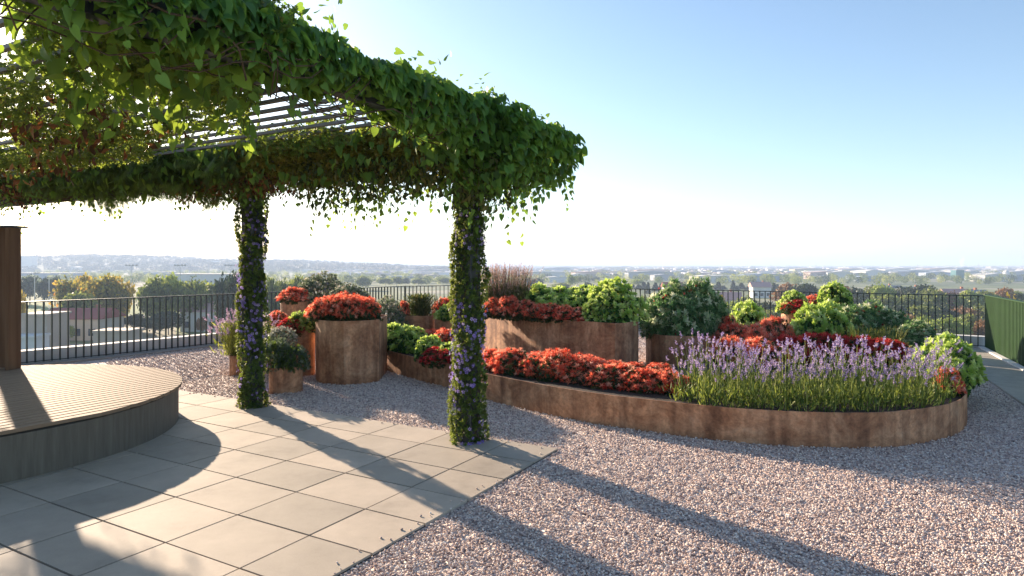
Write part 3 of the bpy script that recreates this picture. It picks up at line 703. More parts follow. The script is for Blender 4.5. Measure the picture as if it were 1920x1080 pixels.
# --- heart-leaf vine over the outer right beam
def tube_leaves(n, u0, u1, v0, v1, zc, rw, rh, tmpl, L, tipd, along='v', zcf=None, droop=None, lower=-1, jit=.5, fill=.0):
    """leaves on an elliptic tube along v (or u)"""
    t_ = rng.random(n); th = np.arcsin(rng.uniform(lower, 1, n)); sgn = np.where(rng.random(n) < .5, 1, -1)
    cx = np.cos(th)*sgn; cz = np.sin(th)
    f = np.sqrt(rng.uniform(1-fill, 1.1, n)) if fill else rng.uniform(.9, 1.1, n)
    if along == 'v':
        V = v0+(v1-v0)*t_; U = (u0+u1)/2+cx*rw*f; out = b3*cx[:, None]
    else:
        U = u0+(u1-u0)*t_; V = (v0+v1)/2+cx*rw*f; out = a3*cx[:, None]
    lump = 1+.3*np.sin(7*(U+V)+1.3)*np.sin(3.1*(U-V))+.16*np.sin(19*(U+V)+3*cx)
    if along == 'v': lump = lump*(1-.45*np.clip((V-.0)/.4, 0, 1)**2)
    Z = zc+cz*rh*f*lump+(-.035*np.minimum(U, 0) if along == 'u' else 0)
    if droop is not None: Z = np.where(cz < 0, Z-droop(U, V)*(-cz), Z)
    P = np.stack([(C2[0]+U*b[0]+V*a[0])*S, (C2[1]+U*b[1]+V*a[1])*S, Z*S], 1)
    nrm = out+A([0, 0, 1])*cz[:, None]
    d = A(tipd)[None]+rng.normal(0, jit, (n, 3))
    return inst(*tmpl, P, d, nrm+rng.normal(0, .6, (n, 3)), L*rng.uniform(.5, 1.25, n)), P
def strands(n, P, lmin, lmax, leaf, L, step, wav=.1):
    """hanging shoots from the points P with leaves along them"""
    lp, ld = [], []; st = MB()
    for i in rng.choice(len(P), n):
        p = P[i].copy(); ln = rng.uniform(lmin, lmax); k = max(2, int(ln/step)); pts = [p.copy()]; dr = A([rng.normal(0, wav), rng.normal(0, wav), -1])
        for j in range(k):
            dr = dr+A([rng.normal(0, wav), rng.normal(0, wav), -.15]); dr /= np.linalg.norm(dr)
            p = p+dr*step; pts.append(p.copy()); lp.append(p.copy()); ld.append(dr+sphere_dirs(1)[0]*.55)
        st.tube(pts, .0013, 3)
    lp, ld = A(lp), A(ld); nn = sphere_dirs(len(lp)); nn[:, 2] *= .3
    return inst(*leaf, lp, ld, nn, L*rng.uniform(.55, 1.15, len(lp))), st
tip = tuple(-a3*.25+b3*.7+A([0, 0, -1]))
corner_drop = lambda U, V: .18*np.clip((V+1.1)/1.1, 0, 1)
g1, p1 = tube_leaves(8800, .12, .32, .42, -3.3, 1.75, .14, .1, HEART, .088, tip, 'v', droop=corner_drop, fill=.5, jit=.35)
g1b, p1b = tube_leaves(3000, .05, .5, .36, -.35, 1.68, .27, .15, HEART, .08, tip, 'v', droop=lambda U, V: .12, fill=.7, jit=.4)
vr = empty('climbing_vine', uv(.2, 0, 1.6)); tag(vr, 'dense green heart leaved vine cloaking the outer right beam and corner of the pergola', 'climbing plant')
def under(root, parts, name, mat):
    V, T, r = join(parts); o = tri_mesh(name, V-A(root.location)[None], T, r, mat, root); return o
sprig_p = p1[(p1[:, 2] > 1.8*S)]
lp = sprig_p[rng.choice(len(sprig_p), 60)]+np.abs(rng.normal(0, .05, (60, 3)))*A([0, 0, 1])+A([0, 0, .07])
sp = inst(*HEART, lp, rng.normal(0, .6, (60, 3))+b3, sphere_dirs(60), .075*rng.uniform(.5, 1, 60))
s1, st1 = strands(70, p1b[p1b[:, 2] < 1.6*S], .12, .42, HEART, .06, .07)
s1c, st1c = strands(130, p1[p1[:, 2] < 1.73*S], .08, .3, HEART, .07, .075)
up_l, up_d = [], []
for i in rng.choice(len(sprig_p), 60):
    p = sprig_p[i].copy(); dr = A([rng.normal(0, .5), rng.normal(0, .5), 1.])+b3*.5
    for j in range(rng.integers(2, 6)):
        dr = unit(dr+rng.normal(0, .3, 3)+A([0, 0, -.12])); p = p+dr*.055; up_l.append(p.copy()); up_d.append(dr+sphere_dirs(1)[0]*.8)
s1u = inst(*HEART, A(up_l), A(up_d), sphere_dirs(len(up_l)), .055*rng.uniform(.5, 1.1, len(up_l)))
under(vr, [g1, g1b, sp, s1, s1c, s1u], 'foliage', M['heart_blue'])
st1.v = [tuple(A(v)-A(vr.location)) for v in st1.v]
stt = MB(); stt.v = st1.v; stt.f = st1.f
for k_ in range(12):
    th0 = rng.uniform(0, 6.28); pts = []
    for j in range(50):
        v_ = .35-j*.073; th = th0+.45*j*(1 if k_ % 2 else -1)+.8*math.sin(j*.7); pts.append(A(uv(.22+.13*math.cos(th), v_, 1.70+.13*math.sin(th)))-A(vr.location))
    stt.tube(pts, .004, 4)
stt.build('stem', M['vine_stem'], vr)
# --- back beam: several climbers side by side
def back_mass(n, u0, u1, leaf, L, mat, name, label, zc=1.665, rw=.22, rh=.155, tipd=(0, 0, -1), jit=.6, droop=.04, fill=.7, stems=True, vc=-.1):
    g, p = tube_leaves(n, u0, u1, vc-.01, vc+.01, zc, rw, rh, leaf, L, tipd, 'u', droop=lambda U, V: droop*(1+.8*np.sin(5*U)), fill=fill, jit=jit)
    root = empty(name, uv((u0+u1)/2, 0, 1.6)); tag(root, label, 'climbing plant')
    under(root, [g], 'foliage', mat)
    if stems:
        st = MB()
        for k_ in range(8):
            th0 = rng.uniform(0, 6.28); pts = []
            for j in range(14):
                u_ = u0+(u1-u0)*j/13; th = th0+.5*j; pts.append(A(uv(u_, .09*math.cos(th)+vc, zc+.12*math.sin(th)))-A(root.location))
            st.tube(pts, .005, 4)
        st.build('stem', M['vine_stem'], root)
    return root, p
r1, q1 = back_mass(10500, -1.75, .15, ROS_LEAF, .042, M['small'], 'small_leaf_climber', 'small leaved yellow green climber on the back beam between the two columns')
r2, q2 = back_mass(4600, -4.3, -1.55, FROND, .2, M['feather'], 'feathery_climber', 'dark feathery climber hanging thick along the back beam left of the left column', zc=1.65, rw=.26, rh=.155, droop=.05, jit=.7)
r2b, q2b = back_mass(10000, -4.3, -2.0, ROS_LEAF, .04, M['feather'], 'dark_leaf_climber', 'dark small leaved climber within the feathery growth on the back beam', zc=1.66, rw=.26, rh=.15, droop=.03)
r3, q3 = back_mass(5200, -5.85, -4.0, LEAF, .1, M['rust_leaf'], 'autumn_climber', 'rust brown leaved climber at the left end of the back beam', zc=1.68, rw=.2, rh=.19, droop=.04, vc=-.12)
r4, q4 = back_mass(2600, -2.5, -1.2, LEAF, .055, M['rust_leaf'], 'autumn_climber', 'orange brown leaves hanging along the beam at the top of the left column', zc=1.5, rw=.17, rh=.07, stems=False)
r5, q5 = back_mass(2600, -1.1, .35, LEAF, .085, M['rosemary'], 'feathery_climber', 'feathery olive growth under the corner by the right column', zc=1.55, rw=.2, rh=.13, droop=.06, stems=False)
r5b, q5b = back_mass(9000, -5.85, -3.6, ROS_LEAF, .04, M['feather'], 'dark_leaf_climber', 'dark leaved climber behind the rust brown leaves at the left end', zc=1.68, rw=.2, rh=.19, droop=.03, vc=-.12)
# trailing heart-leaf shoots under the back beam
vt = empty('climbing_vine', uv(-2.5, 0, 1.5)); tag(vt, 'trailing heart leaved shoots dangling below the back beam', 'climbing plant')
qq = np.concatenate([q1[::4], q2, q3, q5]); qu = ((qq[:, 0]/S-C2[0])*b[0]+(qq[:, 1]/S-C2[1])*b[1]); qq = qq[qq[:, 2] < (1.555-.035*np.minimum(qu, 0))*S]
s2, st2 = strands(330, qq, .08, .42, HEART, .055, .075, .08)
g6, p6 = tube_leaves(1300, -5.8, .25, -.3, -.2, 1.62, .13, .16, HEART, .085, (0, 0, -1), 'u', jit=.35)
under(vt, [s2, g6], 'foliage', M['heart'])
st2.v = [tuple(A(v)-A(vt.location)) for v in st2.v]; st2.build('stem', M['vine_stem'], vt)
# --- vine across the slats near the camera
def roof_patch(n, blobs, leaf, L, zlo=1.62, zhi=1.82):
    out = []
    for (u, v, ru, rv, w) in blobs:
        m_ = int(n*w); an = rng.uniform(0, 6.28, m_); rr = np.sqrt(rng.random(m_))*(1+.25*np.sin(3*an+u*7))
        out.append(np.stack([u+ru*rr*np.cos(an), v+rv*rr*np.sin(an), rng.uniform(zlo, zhi, m_)], 1))
    q = np.concatenate(out); P = np.stack([(C2[0]+q[:, 0]*b[0]+q[:, 1]*a[0])*S, (C2[1]+q[:, 0]*b[1]+q[:, 1]*a[1])*S, q[:, 2]*S], 1)
    d = A([0, 0, -.8])+rng.normal(0, .5, P.shape); nn = sphere_dirs(len(P)); nn[:, 2] *= .4
    return inst(*leaf, P, d, nn, L*rng.uniform(.55, 1.2, len(P))), P
def roof_from_px(px, py, k=.78):
    Z = k*1221/(497-py); X = (px-960)/1221*Z; q = A([X, Z])-C2; return q@b, q@a
bl = []
for px, py, ru, rv, w in [(250, 90, .38, .2, 1), (330, 130, .34, .2, 1), (400, 170, .26, .2, .7), (180, 40, .35, .2, .8), (100, 20, .3, .16, .5), (380, 60, .3, .2, .8), (160, 120, .3, .14, .5), (20, 20, .3, .12, .4)]:
    u_, v_ = roof_from_px(px, py); bl.append((u_, v_, ru, rv, w))
vs_ = empty('climbing_vine', uv(-1.2, -1.5, 1.7)); tag(vs_, 'big heart leaved vine hanging through the roof slats at the upper left', 'climbing plant')
g7, p7 = roof_patch(40, bl, HEART, .12, 1.6, 1.84)
s3, st3 = strands(34, p7, .1, .4, HEART, .1, .1)
under(vs_, [g7, s3], 'foliage', M['heart'])
st3.v = [tuple(A(v)-A(vs_.location)) for v in st3.v]; st3.build('stem', M['vine_stem'], vs_)
vs2 = empty('small_leaf_climber', uv(-1.5, -1.2, 1.7)); tag(vs2, 'dark fine leaved climber matted over the roof slats above the deck side', 'climbing plant')
g8, p8 = roof_patch(1700, bl[:4]+[bl[5]], ROS_LEAF, .035, 1.72, 1.86)
bl2 = []
for px, py, ru, rv, w in [(60, 190, .7, .25, 1), (150, 230, .7, .2, 1), (40, 130, .4, .1, .3), (40, 285, .9, .22, 1.3), (200, 268, .6, .16, .8), (330, 215, .6, .12, .4), (560, 245, .5, .1, .3)]:
    u_, v_ = roof_from_px(px, py); bl2.append((u_, v_, ru, rv, w))
g9, p9 = roof_patch(1500, bl2, ROS_LEAF, .04, 1.66, 1.84)
M['smallgreen'] = leafmat('small_green_leaf', [(0, (.03, .06, .015)), (.5, (.08, .15, .03)), (.9, (.2, .28, .05)), (1, (.3, .2, .07))], .5, (.5, .6, .08))
under(vs2, [g8, g9], 'foliage', M['smallgreen'])
MB().tube([L3(-3.6, -1.2, 1.82)+pg0-A(vs2.location), L3(-2, -1.5, 1.83)+pg0-A(vs2.location), L3(-.3, -1.3, 1.82)+pg0-A(vs2.location)], .008, 5).build('stem', M['vine_stem'], vs2)
v3 = empty('autumn_climber', uv(-3.8, -.9, 1.7)); tag(v3, 'orange brown leaved climber on the slats at the left edge of the picture', 'climbing plant')
g10, p10 = roof_patch(130, bl2[:2]+[bl2[3]], LEAF, .11, 1.6, 1.8); under(v3, [g10], 'foliage', M['rust_leaf'])

# --- flowering creepers on the two columns
def creeper(u, v, label, seed):
    root = empty('flowering_creeper', uv(u, v, 0)); tag(root, label, 'climbing plant')
    n = 3600; z = rng.uniform(0, 1.5, n)*S; th = rng.uniform(0, 6.28, n)
    rad = .118+.028*np.sin(z*5+seed+2*th)+.02*np.sin(z*13+th*3)+.03*rng.random(n)+.025*np.clip((.2-z)/.2, 0, 1)
    dq = np.stack([np.cos(th), np.sin(th), np.zeros(n)], 1); P = dq*rad[:, None]; P[:, 2] = z
    V, T, r = inst(*ROS_LEAF, P, dq*.8+rng.normal(0, .5, (n, 3))+A([0, 0, -.2]), sphere_dirs(n), .031*rng.uniform(.6, 1.4, n)); tri_mesh('foliage', V, T, r, M['creeper'], root)
    nf = 480; cl = rng.uniform(0, 1.42*S, 24); ct = rng.uniform(0, 6.28, 24); i = rng.integers(0, 24, nf); z = np.clip(cl[i]+rng.normal(0, .13, nf), .03, 1.45*S); th = ct[i]+rng.normal(0, .8, nf)
    dq = np.stack([np.cos(th), np.sin(th), np.zeros(nf)], 1); P = dq*rng.uniform(.15, .18, nf)[:, None]; P[:, 2] = z
    V, T, r = inst(*FLOWER, P, dq+rng.normal(0, .2, (nf, 3)), sphere_dirs(nf), .018*rng.uniform(.7, 1.25, nf)); tri_mesh('flower', V, T, r, M['violet'], root)
    st = MB()
    for k in range(5):
        pts = [(.1*math.cos(k*1.3+j*.5), .1*math.sin(k*1.3+j*.5), j*.16) for j in range(16)]; st.tube(pts, .006, 4)
    st.build('stem', M['vine_stem'], root)
creeper(0, 0, 'violet flowered creeper wrapping the nearer, right pergola column', 0)
creeper(-1.812, 0, 'violet flowered creeper wrapping the farther, left pergola column', 2)

# ------------------------------------------------------------------ city, trees, hills
def citymat():
    m, nt, N, L, b_ = nodes('city_ground')
    tc = N.new('ShaderNodeTexCoord')
    v = N.new('ShaderNodeTexVoronoi'); v.inputs['Scale'].default_value = .012; L.new(tc.outputs['Object'], v.inputs[0])
    sp = N.new('ShaderNodeSeparateColor'); L.new(v.outputs['Color'], sp.inputs[0])
    cr = ramp(N, [(0, (.05, .08, .025)), (.35, (.09, .13, .035)), (.6, (.16, .2, .06)), (.8, (.3, .27, .2)), (1, (.42, .38, .34))]); L.new(sp.outputs[0], cr.inputs[0])
    n_ = N.new('ShaderNodeTexNoise'); n_.inputs['Scale'].default_value = .05; n_.inputs['Detail'].default_value = 8; L.new(tc.outputs['Object'], n_.inputs[0])
    c2 = ramp(N, [(.35, (.05, .08, .025)), (.65, (.2, .22, .1))]); L.new(n_.outputs[0], c2.inputs[0])
    mx = N.new('ShaderNodeMix'); mx.data_type = 'RGBA'; mx.inputs[0].default_value = .5; L.new(cr.outputs[0], mx.inputs[6]); L.new(c2.outputs[0], mx.inputs[7])
    L.new(mx.outputs[2], b_.inputs['Base Color']); b_.inputs['Roughness'].default_value = 1; return m
M['city'] = citymat()
FAR = 9000
g = MB().add([(-FAR, -600, CITY), (FAR, -600, CITY), (FAR, FAR, CITY), (-FAR, FAR, CITY)], [(0, 1, 2, 3)]).build('ground', M['city']); tag(g, kind='structure')
def cx(px, Z): return (px-960)/1221*Z        # metres
# lawn and road patches near
for nm, pts, mat in (('lawn', [(cx(-40, 260), 260), (cx(240, 250), 250), (cx(330, 200), 200), (cx(-60, 175), 175)], M['lawn']),
                     ('road', [(cx(-60, 108), 108), (cx(430, 120), 120), (cx(430, 132), 132), (cx(-60, 118), 118)], M['asphalt']),
                     ('lawn', [(cx(330, 175), 175), (cx(560, 175), 175), (cx(560, 140), 140), (cx(330, 140), 140)], M['lawn']),
                     ('path', [(cx(-60, 172), 172), (cx(120, 172), 172), (cx(120, 150), 150), (cx(-60, 150), 150)], M['asphalt'])):
    o = MB().add([(x, y, CITY+.05) for x, y in pts], [tuple(range(len(pts)))]).build(nm, mat); tag(o, kind='structure')
tm = {}
tm['green'] = leafmat('tree_green', [(0, (.035, .06, .02)), (.5, (.16, .21, .045)), (1, (.42, .44, .1))], .5)
tm['autumn'] = leafmat('tree_autumn', [(0, (.05, .06, .02)), (.4, (.26, .26, .05)), (.75, (.52, .38, .05)), (1, (.6, .27, .06))], .5)
tm['dark'] = leafmat('tree_dark', [(0, (.02, .035, .02)), (.7, (.055, .085, .035)), (1, (.12, .15, .05))], .2)
tm['lime'] = leafmat('tree_lime', [(0, (.14, .2, .03)), (.6, (.28, .36, .06)), (1, (.5, .5, .1))], .4)
tm['yellow'] = leafmat('tree_yellow', [(0, (.25, .2, .03)), (.6, (.48, .36, .04)), (1, (.6, .45, .08))], .3)
tm['rust'] = leafmat('tree_rust', [(0, (.12, .08, .03)), (.6, (.3, .15, .05)), (1, (.42, .22, .08))], .3)
tm['hill'] = leafmat('tree_hill', [(0, (.02, .035, .02)), (1, (.06, .08, .035))], .0)
def crown_mesh(nl, conic=False, n=2600):
    cs = sphere_dirs(nl, -.5)*rng.uniform(.45, .7, (nl, 1))*A([.5, .5, .42]); rs = rng.uniform(.16, .3, nl)
    i = rng.integers(0, nl, n); d = sphere_dirs(n); P = cs[i]+d*(rs[i]*rng.uniform(.75, 1.08, n))[:, None]*A([1, 1, .8])
    if conic:
        z = rng.random(n); an = rng.uniform(0, 6.28, n); rr = (1-z)*.28*(.75+.25*np.sin(z*40))+.02; P = np.stack([rr*np.cos(an), rr*np.sin(an), z*1.05-.55], 1); d = P*A([1, 1, 0])+A([0, 0, -.1])
    light = (P[:, 2]-P[:, 2].min())/np.ptp(P[:, 2])
    V, T, r = inst(*OVAL, P, rng.normal(0, 1, (n, 3)), d+rng.normal(0, .5, (n, 3)), .075*rng.uniform(.6, 1.4, n), np.clip(.5*rng.random(n)+.5*rng.random(nl)[i], 0, 1))
    return V, T, r
crowns = [crown_mesh(14), crown_mesh(20), crown_mesh(10), crown_mesh(26), crown_mesh(12, True, 1800)]
cm = []
for V, T, r in crowns:
    o = tri_mesh('crown', V, T, r, tm['green']); cm.append(o.data); bpy.data.objects.remove(o)
tks = MB().tube([(0, 0, 0), (.01, 0, .35), (-.01, .01, .7)], [.028, .02, .01], 6)
for k in range(5): tks.tube([(0, 0, .33), (.12*math.cos(k*1.26), .12*math.sin(k*1.26), .6), (.2*math.cos(k*1.26), .2*math.sin(k*1.26), .75)], [.014, .008, .003], 5)
tko = tks.build('trunk', M['bark']); trunk_me = tko.data; bpy.data.objects.remove(tko)
def tree(px, Z, ytop, wpx, mat, label, k=None, group=None, dy=0):
    H = (1.7-(ytop-497)*Z/1221)-CITY; w = wpx/1221*Z; x = cx(px, Z)
    root = empty('tree', (x, Z, CITY), random.uniform(0, 6.28)); tag(root, label, 'tree', group)
    k = random.randrange(4) if k is None else k
    c = bpy.data.objects.new('crown', cm[k]); link(c); c.parent = root
    ch = H*(.98 if k == 4 else .97); c.location = (0, 0, H-ch*(.5 if k != 4 else .48)); c.scale = (w, w, ch) if k != 4 else (w*1.7, w*1.7, ch)
    c.material_slots[0].link = 'OBJECT'; c.material_slots[0].material = tm[mat]
    t_ = bpy.data.objects.new('trunk', trunk_me); link(t_); t_.parent = root; t_.scale = (H*.7, H*.7, H)
    return root
gl = 'garden trees beyond the left railing'
for a_ in [(38, 118, 536, 34, 'yellow', 'yellow tree just right of the wooden screen'), (42, 125, 602, 44, 'lime', 'low lime tree in front of the yellow tree'),
           (56, 250, 512, 40, 'dark', 'dark tree above the sports lawn, far left'), (83, 235, 517, 30, 'dark', 'dark rounded tree left of the orange tinted trees'), (103, 240, 514, 24, 'dark', 'dark tree squeezed beside the orange tinted trees'),
           (128, 152, 513, 62, 'autumn', 'orange tinted tree, leftmost of the large group'), (158, 160, 508, 50, 'autumn', 'orange tinted tree, second of the large group'), (200, 150, 505, 84, 'autumn', 'broad orange and green tree above the red roof'), (238, 155, 520, 50, 'yellow', 'yellow tinted tree right of the broad orange one'), (150, 140, 540, 70, 'green', 'lower green tree under the orange tinted trees'),
           (290, 145, 512, 66, 'green', 'green tree left of the middle, above the dark rounded ones'), (322, 150, 507, 60, 'lime', 'yellow green tree above the round dark trees'), (365, 148, 513, 58, 'green', 'green tree left of the left column'), (395, 152, 522, 50, 'green', 'green tree nearest left of the left column'), (425, 125, 507, 60, 'dark', 'dark tree directly left of the left column'), (445, 120, 500, 50, 'dark', 'dark tree behind the left column'),
           (502, 135, 508, 60, 'green', 'olive tree right of the left column'), (528, 140, 514, 46, 'green', 'green tree second right of the left column'), (556, 142, 507, 52, 'green', 'green tree behind the left pots'),
           (252, 146, 586, 46, 'dark', 'round dark tree in the gardens, left one of three'), (290, 138, 588, 50, 'dark', 'round dark tree in the gardens, middle of three'), (316, 140, 578, 52, 'dark', 'round dark tree in the gardens, right one of three'), (168, 132, 603, 24, 'dark', 'small dark bush tree in front of the red roofed house'), (128, 128, 606, 22, 'lime', 'small lime tree beside the beige block'), (380, 140, 590, 26, 'rust', 'small reddish tree in front of the white house'),
           (1895, 95, 545, 70, 'yellow', 'bright yellow tree above the green wall'), (1870, 115, 556, 30, 'yellow', 'smaller yellow tree at the corner of the green wall')]:
    tree(*a_[:5], a_[5])
for px, Z, y, w, m_, k in [(1480, 215, 528, 60, 'rust', None), (1510, 210, 526, 60, 'dark', None), (1548, 205, 531, 44, 'green', None), (1575, 200, 530, 50, 'rust', None), (1605, 205, 534, 50, 'dark', None), (1640, 195, 530, 50, 'green', None), (1655, 190, 527, 46, 'lime', None), (1690, 200, 532, 60, 'dark', None), (1728, 195, 528, 66, 'dark', None), (1750, 180, 534, 50, 'green', None), (1700, 175, 548, 60, 'green', None), (1785, 190, 543, 44, 'rust', None), (1820, 185, 540, 50, 'lime', None), (1850, 190, 541, 46, 'green', None), (1880, 200, 536, 46, 'rust', None), (1910, 200, 543, 40, 'green', None), (1660, 165, 548, 60, 'green', None), (1620, 165, 552, 60, 'dark', None)]:
    tree(px, Z, y, w, m_, 'broad tree in the wooded belt beyond the back railing at right', k, 'trees beyond the back railing')
for px, Z, y, w, m_ in [(1700, 120, 583, 50, 'rust'), (1680, 140, 568, 60, 'dark'), (1725, 145, 566, 60, 'green'), (1765, 150, 570, 56, 'dark'), (1810, 150, 572, 50, 'rust'), (1845, 155, 568, 50, 'green'), (1640, 135, 572, 60, 'green'), (1735, 115, 586, 60, 'lime'), (1760, 112, 592, 60, 'lime'), (1790, 112, 588, 60, 'lime'), (1815, 118, 582, 44, 'green'), (1840, 112, 594, 44, 'rust'), (1775, 105, 612, 44, 'dark'), (1670, 118, 590, 50, 'green'), (1240, 130, 575, 60, 'lime'), (1290, 150, 560, 60, 'lime'), (1370, 150, 560, 60, 'lime'), (1340, 170, 548, 50, 'yellow'), (1400, 160, 552, 60, 'green'), (1440, 150, 560, 50, 'dark'), (1455, 140, 575, 60, 'green'), (1210, 170, 552, 50, 'green'), (1410, 130, 590, 50, 'green'), (1350, 130, 596, 50, 'rust')]:
    tree(px, Z, y, w, m_, 'garden tree low behind the bars of the back railing', None, 'garden trees behind the back railing')
for i in range(26):
    px = 1185+i*11+random.uniform(-5, 5); tree(px, random.uniform(330, 420), random.uniform(523, 537), random.uniform(12, 20), 'dark', 'dark conifer in the far row above the back railing', 4 if random.random() < .6 else None, 'conifers above the back railing')
for i in range(34):
    px = 570+i*19+random.uniform(-8, 8); tree(px, random.uniform(300, 620), random.uniform(513, 530), random.uniform(18, 34), random.choice(['green', 'green', 'lime', 'dark']), 'hazy tree on the plain behind the middle of the terrace', None, 'hazy trees on the plain')
# hills at the left
nx_, ny_ = 140, 22; vs = []
for j in range(ny_):
    for i in range(nx_):
        x = -2700+i*20; y = 1250+j*60; pxx = 960+1221*x/y
        amp = max(0, 1-max(0, (pxx-250))/620)**.8
        prof = math.sin(math.pi*min(1, j/10)/2)
        h_ = 33*amp*prof+4*math.sin(x*.011+1)*prof*amp+3*math.sin(x*.031)*prof*amp+.0
        vs.append((x, y, CITY-.5+h_))
fs = [(j*nx_+i, j*nx_+i+1, (j+1)*nx_+i+1, (j+1)*nx_+i) for j in range(ny_-1) for i in range(nx_-1)]
hl = MB().add(vs, fs).build('hills', M['city'], smooth=True); tag(hl, kind='structure')
HV = A(vs)
def hill_z(x, y):
    i = int(round((x+2700)/20)); j = int(round((y-1250)/60))
    return HV[j*nx_+i][2] if 0 <= i < nx_ and 0 <= j < ny_ else CITY
# distant woods: one stuff mesh of crown clumps
def far_trees(N_, f, mat, name):
    parts = []; V0, T0, r0 = crowns[2]; sel = rng.choice(len(T0), 260, replace=False)
    Vc = V0.copy(); Tc = T0[sel]
    uq, invq = np.unique(Tc, return_inverse=True); Vc = (V0[uq]-A([0, 0, V0[:, 2].min()]))*A([1, 1, 1]); Tc = invq.reshape(-1, 3)
    # fatten the few faces so the crown reads closed
    P, s_ = f(N_); ang = rng.uniform(0, 6.28, N_)
    X = np.stack([np.cos(ang), np.sin(ang), 0*ang], 1)
    V, T, r = inst(Vc, Tc, P, X, np.tile(A([0, 0, 1.]), (N_, 1)), s_)
    o = tri_mesh(name, V, T, r, mat); tag(o, kind='stuff'); return o
FT = crown_mesh(8, False, 300); crowns[2] = (inst(*OVAL, *(lambda d: (d*A([.42, .42, .36]), rng.normal(0, 1, (220, 3)), d))(sphere_dirs(220)), .2)); 
def f_plain(N_):
    Z = 480*np.exp(rng.random(N_)*2.2); X = rng.uniform(-.78, .8, N_)*Z; return np.stack([X, Z, np.full(N_, CITY)], 1), rng.uniform(3.5, 8, N_)
def f_hill(N_):
    Y = rng.uniform(1260, 2000, N_); X = rng.uniform(-.78, -.05, N_)*Y; z = A([hill_z(x, y) for x, y in zip(X, Y)]); return np.stack([X, Y, z-1], 1), rng.uniform(7, 13, N_)
far_trees(3800, f_plain, tm['green'], 'distant_woodland'); far_trees(2600, f_hill, tm['hill'], 'hillside_woodland')
# houses
wall_m = {}
for nm, c in (('white', (.72, .7, .66)), ('cream', (.6, .52, .42)), ('beige', (.46, .38, .3)), ('grey', (.42, .43, .45)), ('pink', (.6, .45, .4)), ('blue', (.35, .42, .5)), ('teal', (.06, .18, .2)), ('roofred', (.32, .08, .06)), ('roofpink', (.5, .3, .27)), ('roofgrey', (.25, .25, .27)), ('glass', (.04, .06, .08)), ('brick', (.36, .16, .1))):
    wall_m[nm] = noisemat('paint_'+nm, [(.3, tuple(.88*q for q in c)), (.7, c)], .6, rough=.85 if nm != 'glass' else .15)
def house(px, Z, w, d, h, wall, roof, label, rot=0., pitch=1.8, rows=2, name='house', group=None, flat=False):
    root = empty(name, (cx(px, Z), Z, CITY), rot); tag(root, label, 'building' if name != 'house' else 'house', group)
    MB().box((0, 0, h/2), (w, d, h)).build('wall', wall_m[wall], root)
    if flat:
        MB().box((0, 0, h+.2), (w+.5, d+.5, .4)).build('roof', wall_m[roof], root)
    else:
        e = .5; a_, c_ = w/2+e, d/2+e
        rf_ = MB().add([(-a_, -c_, h+.002), (a_, -c_, h+.002), (a_, c_, h+.002), (-a_, c_, h+.002), (-a_, 0, h+pitch), (a_, 0, h+pitch)], [(0, 1, 5, 4), (2, 3, 4, 5), (0, 4, 3), (1, 2, 5), (3, 2, 1, 0)]).build('roof', wall_m[roof], root)
        MB().box((w*.2, d*.15, h+pitch), (.7, .7, 1.2)).build('chimney', wall_m['brick'], rf_)
    wm = None; nw = max(2, int(w/2.6))
    for s_ in (-1,):
        for r_i in range(rows):
            for i in range(nw):
                x = -w/2+(i+.5)*w/nw; z = 1.6+r_i*2.9
                if z+.8 > h: continue
                if wm is None: wm = MB().box((0, 0, 0), (1.3, .08, 1.4)).build('window', wall_m['glass'], root); o = wm
                else: o = wm.copy(); link(o); o.parent = root
                o.location = (x, s_*(d/2+.02), z)
    return root
house(156, 134, 11.5, 9, 4.2, 'cream', 'roofred', 'low house with a long dark red roof seen through the left railing', .05, 2.0, 1)
house(82, 118, 5, 7, 6.0, 'beige', 'beige', 'plain beige block left of the red roofed house', .1, flat=True, rows=0, name='block')
house(392, 150, 9, 8, 4.5, 'white', 'roofpink', 'white house with pale pink roof left of the left column', -.1, 2.2, 1)
house(425, 165, 8, 7, 4.5, 'white', 'roofred', 'white house with dark red roof partly behind the lilac plant', .1, 2.2, 1)
house(30, 112, 8, 5, 2.6, 'white', 'white', 'flat white garage low behind the wooden screen', .2, flat=True, rows=0, name='garage')
house(222, 118, 6, 5, 3.0, 'beige', 'beige', 'small flat beige outbuilding near the round dark trees', .05, flat=True, rows=0, name='outbuilding')
for i, (px, Z, w, wl, rf) in enumerate([(1360, 190, 8, 'white', 'roofpink'), (1262, 300, 9, 'cream', 'roofred'), (1425, 300, 8, 'white', 'roofpink'), (1795, 215, 9, 'white', 'roofpink'), (1828, 205, 7, 'white', 'roofgrey'), (1712, 235, 9, 'white', 'roofgrey'), (1660, 250, 10, 'grey', 'roofgrey')]):
    house(px, Z, w, 8, 5, wl, rf, 'small %s house with %s roof among trees beyond the back railing' % (wl, {'roofpink': 'pale red', 'roofred': 'dark red', 'roofgrey': 'grey'}[rf]), random.uniform(-.3, .3), 2.2, 1, group='houses beyond the back railing')
# long halls on the left
house(95, 640, 60, 20, 7, 'blue', 'grey', 'long pale blue hall far off at left below the hill', .02, flat=True, rows=1, name='hall')
house(388, 420, 42, 24, 9, 'white', 'grey', 'long white stand with flat roof left of the left column', -.05, flat=True, rows=2, name='grandstand')
house(300, 820, 30, 20, 6, 'blue', 'grey', 'pale hall behind the middle garden trees', .0, flat=True, rows=1, name='hall')
house(45, 1350, 45, 15, 14+20, 'white', 'grey', 'white apartment block on the hill at far left', 0, flat=True, rows=0, name='apartment_block')
